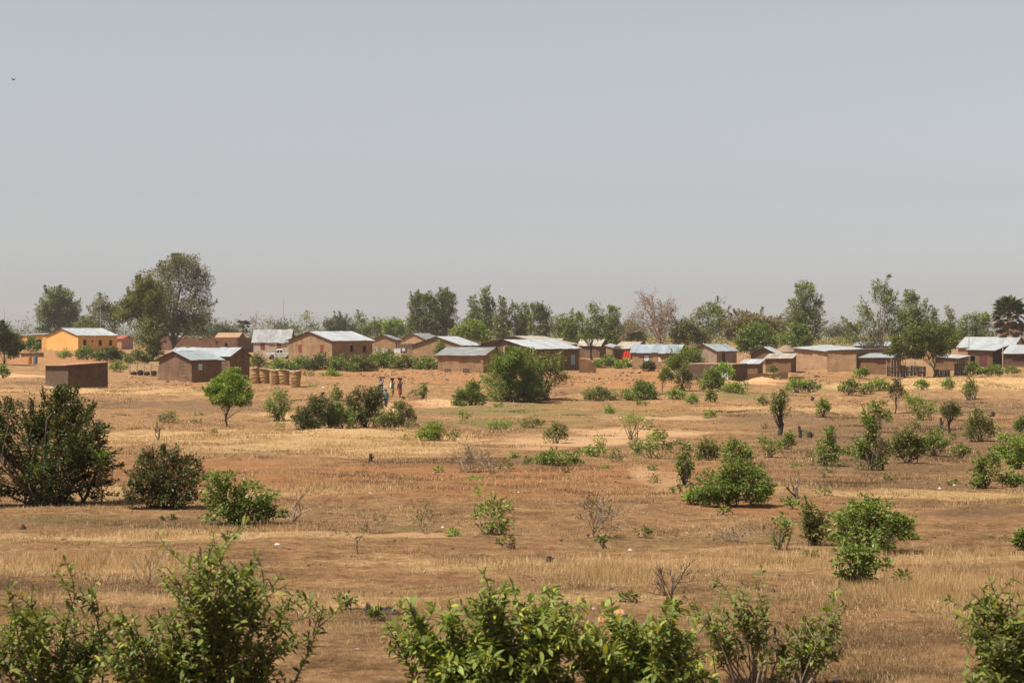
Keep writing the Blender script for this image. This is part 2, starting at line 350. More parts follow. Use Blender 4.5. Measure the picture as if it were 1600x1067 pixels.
class MB:
    """collects verts and faces"""
    def __init__(self):
        self.v, self.f = [], []
    def add(self, verts, faces):
        n = len(self.v)
        self.v.extend([tuple(p) for p in verts]); self.f.extend([tuple(i + n for i in f) for f in faces])
        return self
    def quad(self, a, b, c, d):
        return self.add([a, b, c, d], [(0, 1, 2, 3)])
    def box(self, cx, cy, cz, sx, sy, sz, rot=0.0, taper=1.0):
        c, s = math.cos(rot), math.sin(rot)
        vs = []
        for z, k in ((-.5, 1.0), (.5, taper)):
            for x, y in ((-.5, -.5), (.5, -.5), (.5, .5), (-.5, .5)):
                X, Y = x * sx * k, y * sy * k
                vs.append((cx + X * c - Y * s, cy + X * s + Y * c, cz + z * sz))
        return self.add(vs, [(0, 3, 2, 1), (4, 5, 6, 7), (0, 1, 5, 4), (1, 2, 6, 5), (2, 3, 7, 6), (3, 0, 4, 7)])
    def obox(self, o, a, b, c):
        """box from corner o with edge vectors a, b, c"""
        o, a, b, c = Vector(o), Vector(a), Vector(b), Vector(c)
        vs = [o, o + a, o + a + b, o + b, o + c, o + a + c, o + a + b + c, o + b + c]
        return self.add(vs, [(0, 3, 2, 1), (4, 5, 6, 7), (0, 1, 5, 4), (1, 2, 6, 5), (2, 3, 7, 6), (3, 0, 4, 7)])
    def tube(self, pts, radii, sides=5, cap=True):
        pts = [Vector(p) for p in pts]
        if not hasattr(radii, '__len__'): radii = [radii] * len(pts)
        n0 = len(self.v)
        for i, p in enumerate(pts):
            t = (pts[min(i + 1, len(pts) - 1)] - pts[max(i - 1, 0)])
            t = t.normalized() if t.length > 1e-9 else Vector((0, 0, 1))
            ref = Vector((1, 0, 0)) if abs(t.x) < 0.8 else Vector((0, 1, 0))
            a = t.cross(ref).normalized(); b = t.cross(a)
            for k in range(sides):
                w = 2 * math.pi * k / sides
                self.v.append(tuple(p + (a * math.cos(w) + b * math.sin(w)) * radii[i]))
        for i in range(len(pts) - 1):
            for k in range(sides):
                k2 = (k + 1) % sides
                self.f.append((n0 + i * sides + k, n0 + i * sides + k2, n0 + (i + 1) * sides + k2, n0 + (i + 1) * sides + k))
        if cap:
            self.f.append(tuple(n0 + k for k in reversed(range(sides))))
            self.f.append(tuple(n0 + (len(pts) - 1) * sides + k for k in range(sides)))
        return self
    def lathe(self, prof, cx=0, cy=0, sides=14, cap=True):
        n0 = len(self.v)
        for r, z in prof:
            for k in range(sides):
                w = 2 * math.pi * k / sides
                self.v.append((cx + r * math.cos(w), cy + r * math.sin(w), z))
        for i in range(len(prof) - 1):
            for k in range(sides):
                k2 = (k + 1) % sides
                self.f.append((n0 + i * sides + k, n0 + i * sides + k2, n0 + (i + 1) * sides + k2, n0 + (i + 1) * sides + k))
        if cap:
            self.f.append(tuple(n0 + k for k in reversed(range(sides))))
            self.f.append(tuple(n0 + (len(prof) - 1) * sides + k for k in range(sides)))
        return self
    def mesh(self, name, smooth=False):
        me = bpy.data.meshes.new(name)
        me.from_pydata(self.v, [], self.f)
        if smooth:
            me.polygons.foreach_set('use_smooth', [True] * len(me.polygons))
        me.update()
        return me
    def build(self, name, material, parent=None, loc=None, smooth=False):
        return link(name, self.mesh(name, smooth), material, parent, loc)

def np_mesh(name, verts, faces, k):
    """fast mesh: verts (n,3), faces (m,k)"""
    me = bpy.data.meshes.new(name)
    me.vertices.add(len(verts))
    me.vertices.foreach_set('co', np.ascontiguousarray(verts, dtype=np.float32).ravel())
    m = len(faces)
    me.loops.add(m * k)
    me.loops.foreach_set('vertex_index', np.ascontiguousarray(faces, dtype=np.int32).ravel())
    me.polygons.add(m)
    me.polygons.foreach_set('loop_start', np.arange(0, m * k, k, dtype=np.int32))
    me.update(calc_edges=True)
    return me

# ------------------------------------------------------------------ the ground
def vnoise(x, y, seed=0):
    """smooth value noise, vectorised"""
    xi = np.floor(x).astype(np.int64); yi = np.floor(y).astype(np.int64)
    fx = x - xi; fy = y - yi
    fx = fx * fx * (3 - 2 * fx); fy = fy * fy * (3 - 2 * fy)
    def h(a, b):
        n = (a * 374761393 + b * 668265263 + seed * 974711) & 0x7fffffff
        n = ((n ^ (n >> 13)) * 1274126177) & 0x7fffffff
        return ((n ^ (n >> 16)) & 0xffff) / 65535.0
    return (h(xi, yi) * (1 - fx) + h(xi + 1, yi) * fx) * (1 - fy) + (h(xi, yi + 1) * (1 - fx) + h(xi + 1, yi + 1) * fx) * fy

def fbm(x, y, seed=0, octs=4):
    s = 0; a = 0.5; t = 0
    for i in range(octs):
        s = s + a * vnoise(x * 2 ** i, y * 2 ** i, seed + i); t += a; a *= 0.55
    return s / t

# patches of ground cover: (row/column where they lie as seen on the photo, spread, amount); they are laid out on the terrain itself
PATCH = {
 'soil': [(600, 745, 430, 24, .9), (820, 768, 300, 14, .6), (360, 730, 160, 16, .8), (700, 588, 130, 10, .9), (1010, 592, 110, 14, .8), (1190, 790, 150, 12, .8),
          (1130, 640, 260, 10, .5), (1480, 655, 160, 10, .5), (1195, 597, 70, 6, .8), (300, 603, 60, 5, .7), (640, 632, 80, 8, .8), (560, 575, 160, 6, .5), (1000, 1000, 60, 14, .35),
          (840, 660, 60, 8, .4), (100, 560, 120, 8, .6), (1300, 590, 100, 5, .6)],
 'path': [(900, 688, 130, 9, .9), (1000, 676, 110, 8, .8), (830, 700, 80, 6, .6), (1020, 655, 120, 4, .45), (1010, 740, 25, 10, .5), (690, 630, 60, 7, .9), (610, 640, 22, 10, .9), (1190, 597, 45, 4, 1),
          (560, 836, 240, 5, .55), (1040, 755, 40, 16, .4), (60, 587, 70, 3, .7)],
 'burnt': [(1400, 690, 190, 34, .95), (1260, 655, 170, 16, .7), (1520, 640, 120, 14, .8), (1330, 760, 200, 12, .55), (150, 632, 180, 9, .8), (330, 640, 120, 6, .6), (720, 722, 170, 7, .75),
           (420, 700, 150, 6, .6), (1540, 800, 120, 9, .7), (1300, 1000, 260, 20, .6), (80, 920, 220, 10, .7), (230, 820, 260, 8, .55), (1150, 935, 180, 9, .65), (600, 965, 120, 12, .5), (1380, 1050, 200, 10, .6),
           (900, 700, 200, 6, .4), (900, 612, 90, 5, .5), (60, 600, 60, 3, .6), (780, 725, 100, 8, .5), (560, 655, 160, 6, .5), (520, 1000, 90, 20, .3)],
 'straw': [(430, 688, 290, 17, .9), (620, 700, 120, 14, .8), (300, 838, 420, 7, 1), (1300, 872, 420, 10, 1), (700, 935, 520, 14, 1), (150, 890, 170, 16, .9), (1450, 600, 190, 8, .9), (170, 612, 160, 7, .7),
           (1450, 772, 180, 7, .8), (1080, 880, 260, 22, .8), (720, 880, 200, 12, .7), (1480, 920, 150, 26, .7), (1150, 765, 120, 8, .5), (250, 770, 260, 8, .6), (980, 900, 110, 20, .8), (500, 650, 90, 10, .7), (1230, 640, 220, 6, .5)],
 'green': [(900, 643, 260, 9, .9), (780, 662, 130, 8, .8), (1150, 617, 120, 6, .6), (1300, 602, 180, 6, .6), (560, 560, 160, 8, .6), (120, 815, 120, 8, .5), (1100, 840, 300, 10, .35), (640, 825, 80, 6, .5), (300, 560, 140, 8, .5)],
}
def cover(kind, x, d):
    """amount of a ground cover at world points"""
    row = HY + F * drop(d) / d
    colm = 800 + F * x / d
    wob = (fbm(x * .35, d * .35, 11) - .5) * 1.2 + (fbm(x * .08, d * .05, 5) - .5) * 1.4
    out = np.zeros_like(x)
    for cx, cy, rx, ry, s in PATCH[kind]:
        q = np.sqrt(((colm - cx) / rx) ** 2 + ((row - cy) / ry) ** 2) + wob
        out = np.maximum(out, s * np.clip(1.5 - q, 0, 1))
    return out

def make_ground():
    rows = np.concatenate([np.linspace(-40, 3, 8)[:-1], np.exp(np.linspace(math.log(3), math.log(10), 24))[:-1],
                           np.exp(np.linspace(math.log(10), math.log(420), 520))[:-1], np.exp(np.linspace(math.log(420), math.log(2900), 60))])
    u = np.linspace(-1, 1, 281)
    u = np.sign(u) * (0.42 * np.abs(u) + 0.58 * np.abs(u) ** 4)        # finer in the middle
    D, U = np.meshgrid(rows, u, indexing='ij')
    X = U * (25 + 0.75 * np.maximum(D, 0))
    Dp = np.maximum(D, 1.0)
    Z = ground_z(X, Dp) + (fbm(X * 1.4, D * 1.4, 3, 3) - .5) * .10 * np.clip((120 - D) / 100, 0.15, 1)
    # small swells and furrows of the fallow field
    Z += (fbm(X * .25, D * .18, 21, 3) - .5) * .30 * np.clip((D - 40) / 80, 0, 1) * np.clip((300 - D) / 100, 0, 1)
    V = np.stack([X, D, Z], -1).reshape(-1, 3)
    nr, nc = D.shape
    i = np.arange(nr * nc).reshape(nr, nc)
    Fc = np.stack([i[:-1, :-1], i[:-1, 1:], i[1:, 1:], i[1:, :-1]], -1).reshape(-1, 4)
    me = np_mesh('ground', V, Fc, 4)
    me.polygons.foreach_set('use_smooth', np.ones(len(Fc), dtype=bool))
    xs, ds = V[:, 0].astype(float), np.maximum(V[:, 1], 3.0).astype(float)
    for kind in PATCH:
        a = me.attributes.new(kind, 'FLOAT', 'POINT')
        a.data.foreach_set('value', cover(kind, xs, ds).astype(np.float32))
    return me

def ground_material():
    m, nt, out = new_mat('dry_field')
    L = nt.links.new
    g = nt.nodes.new("ShaderNodeNewGeometry")
    def noise(scale, detail=6, rough=.6, stretch=None):
        n = nt.nodes.new("ShaderNodeTexNoise")
        n.inputs["Scale"].default_value = scale; n.inputs["Detail"].default_value = detail; n.inputs["Roughness"].default_value = rough
        L(g.outputs["Position"], n.inputs["Vector"])
        return n.outputs["Fac"]
    def attr(name):
        a = nt.nodes.new("ShaderNodeAttribute"); a.attribute_name = name
        return a.outputs["Fac"]
    def math_(op, a, b=None, clamp=False):
        n = nt.nodes.new("ShaderNodeMath"); n.operation = op; n.use_clamp = clamp
        for i, v in enumerate((a, b)):
            if v is None: continue
            if isinstance(v, (int, float)): n.inputs[i].default_value = v
            else: L(v, n.inputs[i])
        return n.outputs[0]
    def mix(f, a, b, mode='MIX'):
        n = nt.nodes.new("ShaderNodeMix"); n.data_type = 'RGBA'; n.blend_type = mode
        if isinstance(f, (int, float)): n.inputs[0].default_value = f
        else: L(f, n.inputs[0])
        for k, v in ((6, a), (7, b)):
            if isinstance(v, tuple): n.inputs[k].default_value = (*v, 1)
            else: L(v, n.inputs[k])
        return n.outputs[2]
    fine = noise(6, 9, .74); mid = noise(1.3, 6, .62); big = noise(.16, 5, .6); vfine = noise(34, 5, .75)
    base = ramp(nt, [(.38, (.075, .043, .023)), (.445, (.17, .097, .049)), (.505, (.295, .172, .083)), (.565, (.43, .27, .135)), (.65, (.62, .43, .235))])
    L(math_('MULTIPLY_ADD', fine, .55, ) if False else math_('ADD', math_('ADD', math_('MULTIPLY', fine, .42), math_('MULTIPLY', vfine, .16)), math_('ADD', math_('MULTIPLY', mid, .26), math_('MULTIPLY', big, .16))), base.inputs[0])
    soil = ramp(nt, [(.34, (.165, .078, .036)), (.5, (.315, .157, .072)), (.66, (.45, .245, .118))])
    L(math_('ADD', math_('ADD', math_('MULTIPLY', fine, .40), math_('MULTIPLY', vfine, .25)), math_('MULTIPLY', mid, .35)), soil.inputs[0])
    path = ramp(nt, [(.34, (.40, .24, .125)), (.66, (.58, .375, .21))]); L(fine, path.inputs[0])
    burnt = ramp(nt, [(.36, (.075, .047, .028)), (.5, (.165, .105, .059)), (.64, (.30, .195, .108))])
    L(math_('ADD', math_('ADD', math_('MULTIPLY', fine, .5), math_('MULTIPLY', vfine, .25)), math_('MULTIPLY', mid, .25)), burnt.inputs[0])
    straw = ramp(nt, [(.34, (.26, .155, .07)), (.48, (.50, .325, .15)), (.66, (.78, .58, .32))])
    L(math_('ADD', math_('MULTIPLY', fine, .7), math_('MULTIPLY', vfine, .3)), straw.inputs[0])
    green = ramp(nt, [(.3, (.14, .115, .045)), (.7, (.23, .19, .08))]); L(fine, green.inputs[0])
    def msk(a, k=2.6, w=1.0):
        # break the patch edge with noise
        return math_('MULTIPLY', math_('SUBTRACT', math_('ADD', a, math_('MULTIPLY', mid, 1.0)), .62), k, clamp=True)
    brk = math_('MULTIPLY', math_('SUBTRACT', math_('ADD', math_('MULTIPLY', big, .6), math_('MULTIPLY', noise(.55, 5, .65), .4)), .50), 7.0, clamp=True)
    c = mix(math_('MULTIPLY', brk, .62), base.outputs[0], burnt.outputs[0])
    redd = math_('MULTIPLY', math_('SUBTRACT', noise(.32, 5, .6), .50), 6.0, clamp=True)
    c = mix(math_('MULTIPLY', redd, .38), c, soil.outputs[0])
    def lay(c, kind, colr, amt=1.0):
        a = attr(kind)
        f = math_('MULTIPLY', math_('MULTIPLY', math_('SUBTRACT', math_('ADD', math_('MULTIPLY', a, 1.15), math_('MULTIPLY', mid, .9)), .62), 1.9, clamp=True), math_('MULTIPLY', a, 2.5, clamp=True))
        return mix(math_('MULTIPLY', f, amt), c, colr)
    c = lay(c, 'green', green.outputs[0], .8)
    c = lay(c, 'soil', soil.outputs[0], .9)
    c = lay(c, 'burnt', burnt.outputs[0], .78)
    c = lay(c, 'straw', straw.outputs[0], .72)
    c = lay(c, 'path', path.outputs[0], .95)
    c = mix(1.0, c, (1.0, .97, .92), 'MULTIPLY')
    p = nt.nodes.new("ShaderNodeBsdfPrincipled")
    p.inputs["Roughness"].default_value = 1.0
    p.inputs["Specular IOR Level"].default_value = 0.05
    L(c, p.inputs["Base Color"])
    b = nt.nodes.new("ShaderNodeBump"); b.inputs["Strength"].default_value = 1.0; b.inputs["Distance"].default_value = .14
    L(math_('ADD', fine, math_('MULTIPLY', vfine, .3)), b.inputs["Height"]); L(b.outputs[0], p.inputs["Normal"])
    L(p.outputs[0], out.inputs["Surface"])
    return m

ground = link('ground', make_ground(), ground_material())
tag(ground, 'dry fallow field of red-brown soil and straw stubble', 'ground', kind='structure')

# ------------------------------------------------------------------ houses
rnd = random.Random(4)

def wall_panel(mb, o, dv, length, prof, openings, inward, zb):
    """vertical wall from o along dv with top profile prof [(s,z)] and real openings [(s0,s1,z0,z1)] with reveals"""
    o, dv, inward = Vector(o), Vector(dv), Vector(inward)
    ss = sorted({0.0, length, *[p[0] for p in prof], *[q for op in openings for q in op[:2]]})
    S = [p[0] for p in prof]; Z = [p[1] for p in prof]
    top = lambda s: float(np.interp(s, S, Z))
    P = lambda s, z: o + dv * s + Vector((0, 0, z))
    for s0, s1 in zip(ss[:-1], ss[1:]):
        if s1 - s0 < 1e-6: continue
        sm = .5 * (s0 + s1)
        cur = zb
        for op in sorted([op for op in openings if op[0] < sm < op[1]], key=lambda q: q[2]):
            mb.quad(P(s0, cur), P(s1, cur), P(s1, op[2]), P(s0, op[2])); cur = op[3]
        mb.quad(P(s0, cur), P(s1, cur), P(s1, top(s1)), P(s0, top(s0)))
    for s0, s1, z0, z1 in openings:
        I = inward * .22
        for a, b in ((P(s0, z0), P(s1, z0)), (P(s1, z0), P(s1, z1)), (P(s1, z1), P(s0, z1)), (P(s0, z1), P(s0, z0))):
            mb.quad(a, b, b + I, a + I)

def opening_part(parent, o, dv, inward, s0, s1, z0, z1, kind):
    """frame and leaf of one opening"""
    o, dv, inward = Vector(o), Vector(dv), Vector(inward)
    up = Vector((0, 0, 1)); w, h = s1 - s0, z1 - z0
    t = .07
    is_door = kind.startswith('door')
    name = 'door' if is_door else 'window'
    fr = MB()
    q = o + dv * s0 + up * z0 + inward * .05
    out = -inward * .07
    fr.obox(q, dv * t, up * h, out); fr.obox(q + dv * (w - t), dv * t, up * h, out)
    fr.obox(q + dv * t + up * (h - t), dv * (w - 2 * t), up * t, out)
    if not is_door:
        fr.obox(q + dv * t, dv * (w - 2 * t), up * t, out)
    col = kind.split(':')[1] if ':' in kind else None
    if col == 'open':
        wnd = fr.build(name, M['wood'], parent)
        return
    lf = MB()
    n = 3 if w > .7 else 2
    bw = (w - 2 * t) / n
    for i in range(n):
        lf.obox(q + dv * (t + i * bw + .006) + up * t - inward * .0, dv * (bw - .012), up * (h - 2 * t), out * (.55 + .12 * (i % 2)))
    wnd = lf.build(name, M[col], parent)
    fr.build('frame', M['wood'], wnd)

def sheet_mesh(name, ev, sv, nv, wid, mat):
    """one corrugated sheet: waves across ev (width wid), running along sv, thickness below"""
    mb = MB()
    k = 8
    top0, top1 = [], []
    for i in range(k + 1):
        s = (i / k - .5) * wid
        h = .016 if i % 2 else -.006
        top0.append(ev * s + nv * h); top1.append(ev * s + nv * h + sv)
    for i in range(k):
        mb.quad(top0[i], top0[i + 1], top1[i + 1], top1[i])
    e = -nv * .02
    mb.quad(top0[0] + e, top0[k] + e, top1[k] + e, top1[0] + e)
    mb.quad(top0[0], top0[0] + e, top0[k] + e, top0[k]); mb.quad(top1[0], top1[k], top1[k] + e, top1[0] + e)
    me = mb.mesh(name); me.materials.append(mat)
    return me

def lay_sheets(parent, start, ev, length, sv, nv, mat, pitch=1.02, up=.05):
    n = max(1, int(round(length / pitch))); w = length / n
    me = sheet_mesh('roof_sheet', ev, sv, nv, w + .07, mat)
    first = None
    for i in range(n):
        o = bpy.data.objects.new('roof_sheet', me)
        o.parent = parent
        j = rnd.uniform(-.10, .10)
        o.location = start + ev * ((i + .5) * w) + nv * (up + .012 * (i % 2) + rnd.uniform(0, .006)) + sv.normalized() * j
        COL.objects.link(o)

def house(name, label, xc, yb, xl, xr, ye, yr=None, yaw=38, gable='left', wall='mud', roof='zinc', wins=(), group=None, d=None, over=.32,
          mono=None, category='house', base=False, sheets=True, wall_right=None, rise=None):
    """A house whose nearest corner stands on the ground at photo (xc, yb); left face reaches xl, right face xr; ye eave row at the corner, yr row of the gable peak.
    mono=(dl, dr): single-pitch roof, extra wall height at the far end of the left and the right face."""
    d = depth_of(yb) if d is None else d
    X = (xc - 800) / F * d
    th = math.radians(yaw)
    u = Vector((-math.cos(th), math.sin(th), 0)); v = Vector((math.sin(th), math.cos(th), 0))
    tl, tr = (xl - 800) / F, (xr - 800) / F
    a = (X - tl * d) / (math.cos(th) + tl * math.sin(th))
    b = (tr * d - X) / (math.sin(th) - tr * math.cos(th))
    a = max(a, .6); b = max(min(b, 30), .6)
    z0 = EYE - (yb - HY) / F * d
    he = (yb - ye) / F * d
    e = empty(name, (X, d, z0), label, category, group); e['kind'] = 'thing'
    O = Vector((0, 0, 0)); up = Vector((0, 0, 1)); zb = -.9
    if mono is None:
        # gable peak
        mid = (u * a * .5) if gable == 'left' else (v * b * .5)
        dm = d + mid.y
        hr = EYE + (HY - yr) / F * dm - z0 if rise is None else he + rise
        hr = max(hr, he + .25)
        pl = [(0, he), (a / 2, hr), (a, he)] if gable == 'left' else [(0, he), (a, he)]
        pr = [(0, he), (b, he)] if gable == 'left' else [(0, he), (b / 2, hr), (b, he)]
        faces = {'L': (O, u, a, pl, v), 'R': (O, v, b, pr, u), 'BL': (v * b, u, a, pl, -v), 'BR': (u * a, v, b, pr, -u)}
    else:
        ha, hb = he + mono[0], he + mono[1]
        faces = {'L': (O, u, a, [(0, he), (a, ha)], v), 'R': (O, v, b, [(0, he), (b, hb)], u),
                 'BL': (v * b, u, a, [(0, hb), (a, ha + hb - he)], -v), 'BR': (u * a, v, b, [(0, ha), (b, ha + hb - he)], -u)}
    ops = {k: [] for k in faces}
    for w in wins:
        f, frac, zc, ww, hh, kind = w
        L_ = faces[f][2]; s = frac * L_
        zc = zc * he
        ops[f].append((max(.08, s - ww / 2), min(L_ - .08, s + ww / 2), max(.0, zc - hh / 2), min(he - .08, zc + hh / 2), kind))
    mb = MB(); mbr = MB() if wall_right else mb
    for k, (o, dv, L_, pf, inw) in faces.items():
        wall_panel(mbr if k == 'R' else mb, o, dv, L_, pf, [q[:4] for q in ops[k]], inw, zb)
    w_ = mb.build('wall', M[wall], e)
    if wall_right:
        mbr.build('wall', M[wall_right], e)
    for k, (o, dv, L_, pf, inw) in faces.items():
        for q in ops[k]:
            opening_part(e, o, dv, inw, *q)
    if base:
        f = MB()
        f.obox(-u * .12 - v * .12 + up * zb, u * (a + .24), v * .11, up * (-zb + .16))
        f.obox(-u * .12 + up * zb, u * .11, v * (b + .1), up * (-zb + .16))
        f.build('foundation', M['lime'], e)
    # roof
    rb = MB()
    mat = M[roof]
    if mono is None:
        if gable == 'left':
            rd, wd, rl, wl = v, u, b, a
        else:
            rd, wd, rl, wl = u, v, a, b
        rise_ = hr - he; half = wl / 2
        sl = Vector((0, 0, 0))
        slopes = []
        for sgn, orig in ((-1, O), (1, wd * wl)):
            # slope from ridge down to the eave at orig
            down = (wd * (sgn * half) - up * rise_)
            ln = down.length; dn = down / ln
            n = dn.cross(rd); n = n if n.z > 0 else -n
            ridge0 = wd * half + up * hr - rd * over
            slopes.append((ridge0, dn, ln + over, n))
            rb.obox(ridge0 + rd * .06 + n * (-.02), rd * (rl + 2 * over - .12), dn * (ln + over - .06), n * .06)
        r_ = rb.build('roof', M['wood'] if sheets else mat, e)
        if sheets:
            for ridge0, dn, ln, n in slopes:
                lay_sheets(r_, ridge0, rd, rl + 2 * over, dn * ln, n, mat)
    else:
        n = (u + up * (mono[0] / a)).cross(v + up * (mono[1] / b)); n = n if n.z > 0 else -n; n.normalize()
        ur = (u + up * (mono[0] / a)); vr = (v + up * (mono[1] / b))
        o_ = up * he - ur * over - vr * over
        rb.obox(o_ + ur * .05 + vr * .05 + n * .003, ur * (a + 2 * over - .1), vr * (b + 2 * over - .1), n * .07)
        r_ = rb.build('roof', M['wood'] if sheets else mat, e)
        if sheets:
            lay_sheets(r_, o_, ur, a + 2 * over, vr * (b + 2 * over), n, mat, up=.09)
    return e, (u, v, a, b, he, d)

R3 = lambda *a: a
# left end of the village
house('yellow_house', 'long ochre yellow house with pale gable roof and dark windows, beside the large tree', 122, 549, 73, 183, 524, 513, 40, wall='yellow', roof='zinc_white',
      wins=[('R', .17, .55, .85, 1.25, 'window:open'), ('R', .36, .62, .4, .6, 'window:open'), ('R', .56, .52, .85, 1.25, 'window:open'), ('R', .83, .52, .85, 1.25, 'window:open')])
house('yellow_annex', 'low yellow wing with flat pale roof behind the tree at the left edge', 76, 549, 26, 100, 522.5, None, 12, wall='yellow', roof='zinc', mono=(-.35, .35), d=452, over=.25,
      wins=[('L', .31, .42, 1.4, 2.2, 'door:open')])
house('red_roofed_house', 'small salmon house with red metal roof behind the bushes beside the yellow house', 190, 549, 182, 208, 529.5, 524.5, 20, gable='right', wall='pinkwall', roof='roof_red', d=470,
      wins=[('R', .55, .5, .9, 1.3, 'window:shutter_blue')])
house('hidden_gable_house', 'brown gable house partly hidden behind the large brownish tree trunk', 271, 548, 247, 282, 526, 519, 30, wall='mud_red', roof='zinc_white', d=455)
house('mud_hut', 'low dark mud hut with thin flat roof standing alone in the field at the left', 106.5, 608, 71, 168.5, 571, None, 58, wall='mud_dark', roof='roof_earth', mono=(-.12, .25), sheets=False,
      base=True, over=.36)
house('compound_wall', 'long low roofless looking red mud building with window hole behind the grey roofed house', 371, 553, 274, 397, 527.5, None, 16, wall='mud_red', roof='roof_earth', mono=(-.15, -.1), sheets=False,
      d=410, wins=[('L', .18, .55, .7, .9, 'window:open'), ('L', .33, .72, .5, .6, 'window:open')], over=.08)
house('thatched_shed', 'small mud shed with straw thatch slope above the red mud building', 372, 549, 338, 382, 526.5, 520, 15, gable='right', wall='mud_red', roof='straw', d=440, sheets=False, over=.35)
house('grey_roofed_house', 'pale plastered house with grey roof and red shutters behind the white truck', 452, 557.5, 396, 459, 533.5, 515, 12, gable='right', wall='pale', roof='zinc_dull',
      wins=[('L', .29, .68, .85, 1.25, 'window:shutter'), ('L', .74, .68, .85, 1.3, 'window:shutter')], d=372)
house('twin_roofed_house', 'front gabled block of the brown mud house left of the small round headed tree', 299.5, 596, 248.5, 346, 562, 549, 46, wall='mud', roof='zinc',
      wins=[('R', .29, .66, .75, .85, 'window:shutter_pale')], d=232, base=False)
house('rear_block_house', 'rear block of the brown mud house, its ridge running behind the front gable', 359, 592.5, 262, 390, 556, 544, 44, gable='right', wall='mud', roof='zinc', d=241)
house('large_gable_house', 'large brown gable house with two red shutters and bright roof beside the white truck', 519, 566, 451, 582, 532, 518, 40, wall='mud_tan', roof='zinc_white',
      wins=[('L', .23, .62, .8, 1.2, 'window:shutter'), ('L', .73, .62, .8, 1.2, 'window:shutter'), ('R', .48, .62, .75, 1.1, 'window:open'), ('R', .80, .60, .75, 1.1, 'window:open')])
house('small_gable_house', 'small brown gable house behind the laundry line', 618, 552, 580, 626, 530.5, 523.5, 22, wall='mud_tan', roof='zinc_dull', d=410)
house('peach_gable_house', 'far peach gable house behind a dark mat fence', 667, 549, 625, 690, 531, 521, 30, wall='peach', roof='zinc_dull', d=440)
house('tan_gable_house', 'tan gable house with bright roof, just behind the hut with the dull grey roof', 721, 563, 645, 751, 539.5, 526, 30, wall='mud_tan', roof='zinc_white', d=335,
      wins=[])
house('dull_roofed_hut', 'tan mud hut with dull grey roof beside the big dark bush', 755, 582.5, 684, 787, 555, 543, 22, gable='right', wall='mud_tan', roof='zinc_dull', d=266)
h_, g_ = house('central_house', 'wide brown house with long bright roof and blue window behind the leaning bush', 832, 586, 749, 905.5, 545, 531, 42, wall='mud', roof='zinc_white',
      wins=[('R', .86, .56, 1.05, 1.5, 'window:shutter_blue')], d=268)
cr = MB()
u_, v_, a_, b_, he_, d_ = g_
for q in range(5):
    cr.obox(u_ * (a_ * .52 - .09) - v_ * .02 + Vector((0, 0, he_ * .93 + q * .19 - .35)), u_ * (.20 + .12 * (q % 2)), v_ * -.03, Vector((0, 0, .12)))
cr.build('vent_blocks', M['lime'], h_)
house('second_roof_house', 'brown house with pale roof edge peeking above the long bright roof', 860, 562, 751, 902, 538, 525.5, 40, wall='mud_red', roof='zinc_beige', d=330)
house('pale_roof_house', 'distant house with pale roof under the row of grey green trees', 872, 556, 850, 884, 536, 529, 20, gable='right', wall='mud', roof='zinc_beige', d=400)
house('shed_behind_tree', 'brown shed with pale roof behind the slim dark-trunked tree', 937, 560, 905, 948, 539.5, 530.5, 24, gable='right', wall='mud', roof='zinc_beige', d=352)
house('red_cloth_house', 'red mud house with beige roof and a red cloth hanging on it', 986, 563, 959, 1016, 544.5, 534.5, 30, gable='right', wall='mud_red', roof='zinc_beige', d=335)
house('white_roofed_lean_to', 'tiny lean-to with white sheet beside the red cloth house', 957, 560, 947, 964, 543.5, None, 25, wall='mud_tan', roof='zinc_white', mono=(.25, .3), d=345, over=.2)
house('blue_roofed_house', 'tan mud house with bluish roof and pale shutter, behind the small bush', 1060, 578.5, 988, 1070, 550, 538.5, 24, gable='right', wall='mud_tan', roof='zinc_blue', d=276,
      wins=[('L', .69, .66, .85, .9, 'window:shutter_pale'), ('L', .40, .58, .65, .8, 'window:lime')])
house('pinkish_gable_house', 'pinkish grey gable house with pale roof left of the mud enclosure gate', 1120, 572, 1081.5, 1151, 548, 538, 40, wall='beige_pink', roof='zinc',
      wins=[('R', .33, .42, .95, 1.9, 'door:shutter_dark')], d=296)
house('mud_enclosure', 'roofless mud enclosure coloured dark for its shaded front, with pale wall tops behind the bright green sapling', 1144, 597, 1072, 1168, 570, None, 33, wall='mud_dark', roof='mud_tan', mono=(.05, .05), d=234, sheets=False, over=.03,
      wins=[('L', .16, .42, 1.0, 1.8, 'door:shutter_pale')])  # shade of the front is put into the dark mud colour, tops paler
house('tiny_shed', 'tiny mud shed with pale sheet roof right of the mud enclosure', 1184, 592, 1157, 1192, 569, None, 24, wall='mud_orange', roof='zinc_white', mono=(-.05, .45), d=246, over=.25)
house('low_gable_house', 'low brown gable house with white roof edge behind the tiny shed', 1213, 574, 1173, 1222, 552.5, 542.5, 22, wall='mud', roof='zinc_white', d=300)
house('flat_roofed_hut', 'brown mud hut with pale patched flat roof, left of the long peach building', 1236, 582, 1196, 1244, 560.5, None, 20, wall='mud_orange', roof='zinc_beige', mono=(-.05, .55), d=264, over=.22)
house('peach_building', 'long peach plastered building with low pitched white roof', 1293, 579, 1241, 1345, 550, None, 38, wall='peach', roof='zinc_white', mono=(.45, .35), d=276, over=.28)
house('grey_brown_block', 'grey brown flat roofed block adjoining the long peach building', 1338, 583, 1293.5, 1402, 547, None, 34, wall='mud_tan', roof='zinc', mono=(-.15, .1), d=262, over=.22)
house('orange_mud_hut', 'orange mud hut with thin metal roof beside the stick fence', 1392, 584.5, 1344.5, 1408, 559.5, None, 25, wall='mud_orange', roof='zinc', mono=(-.02, .45), d=258, over=.3)
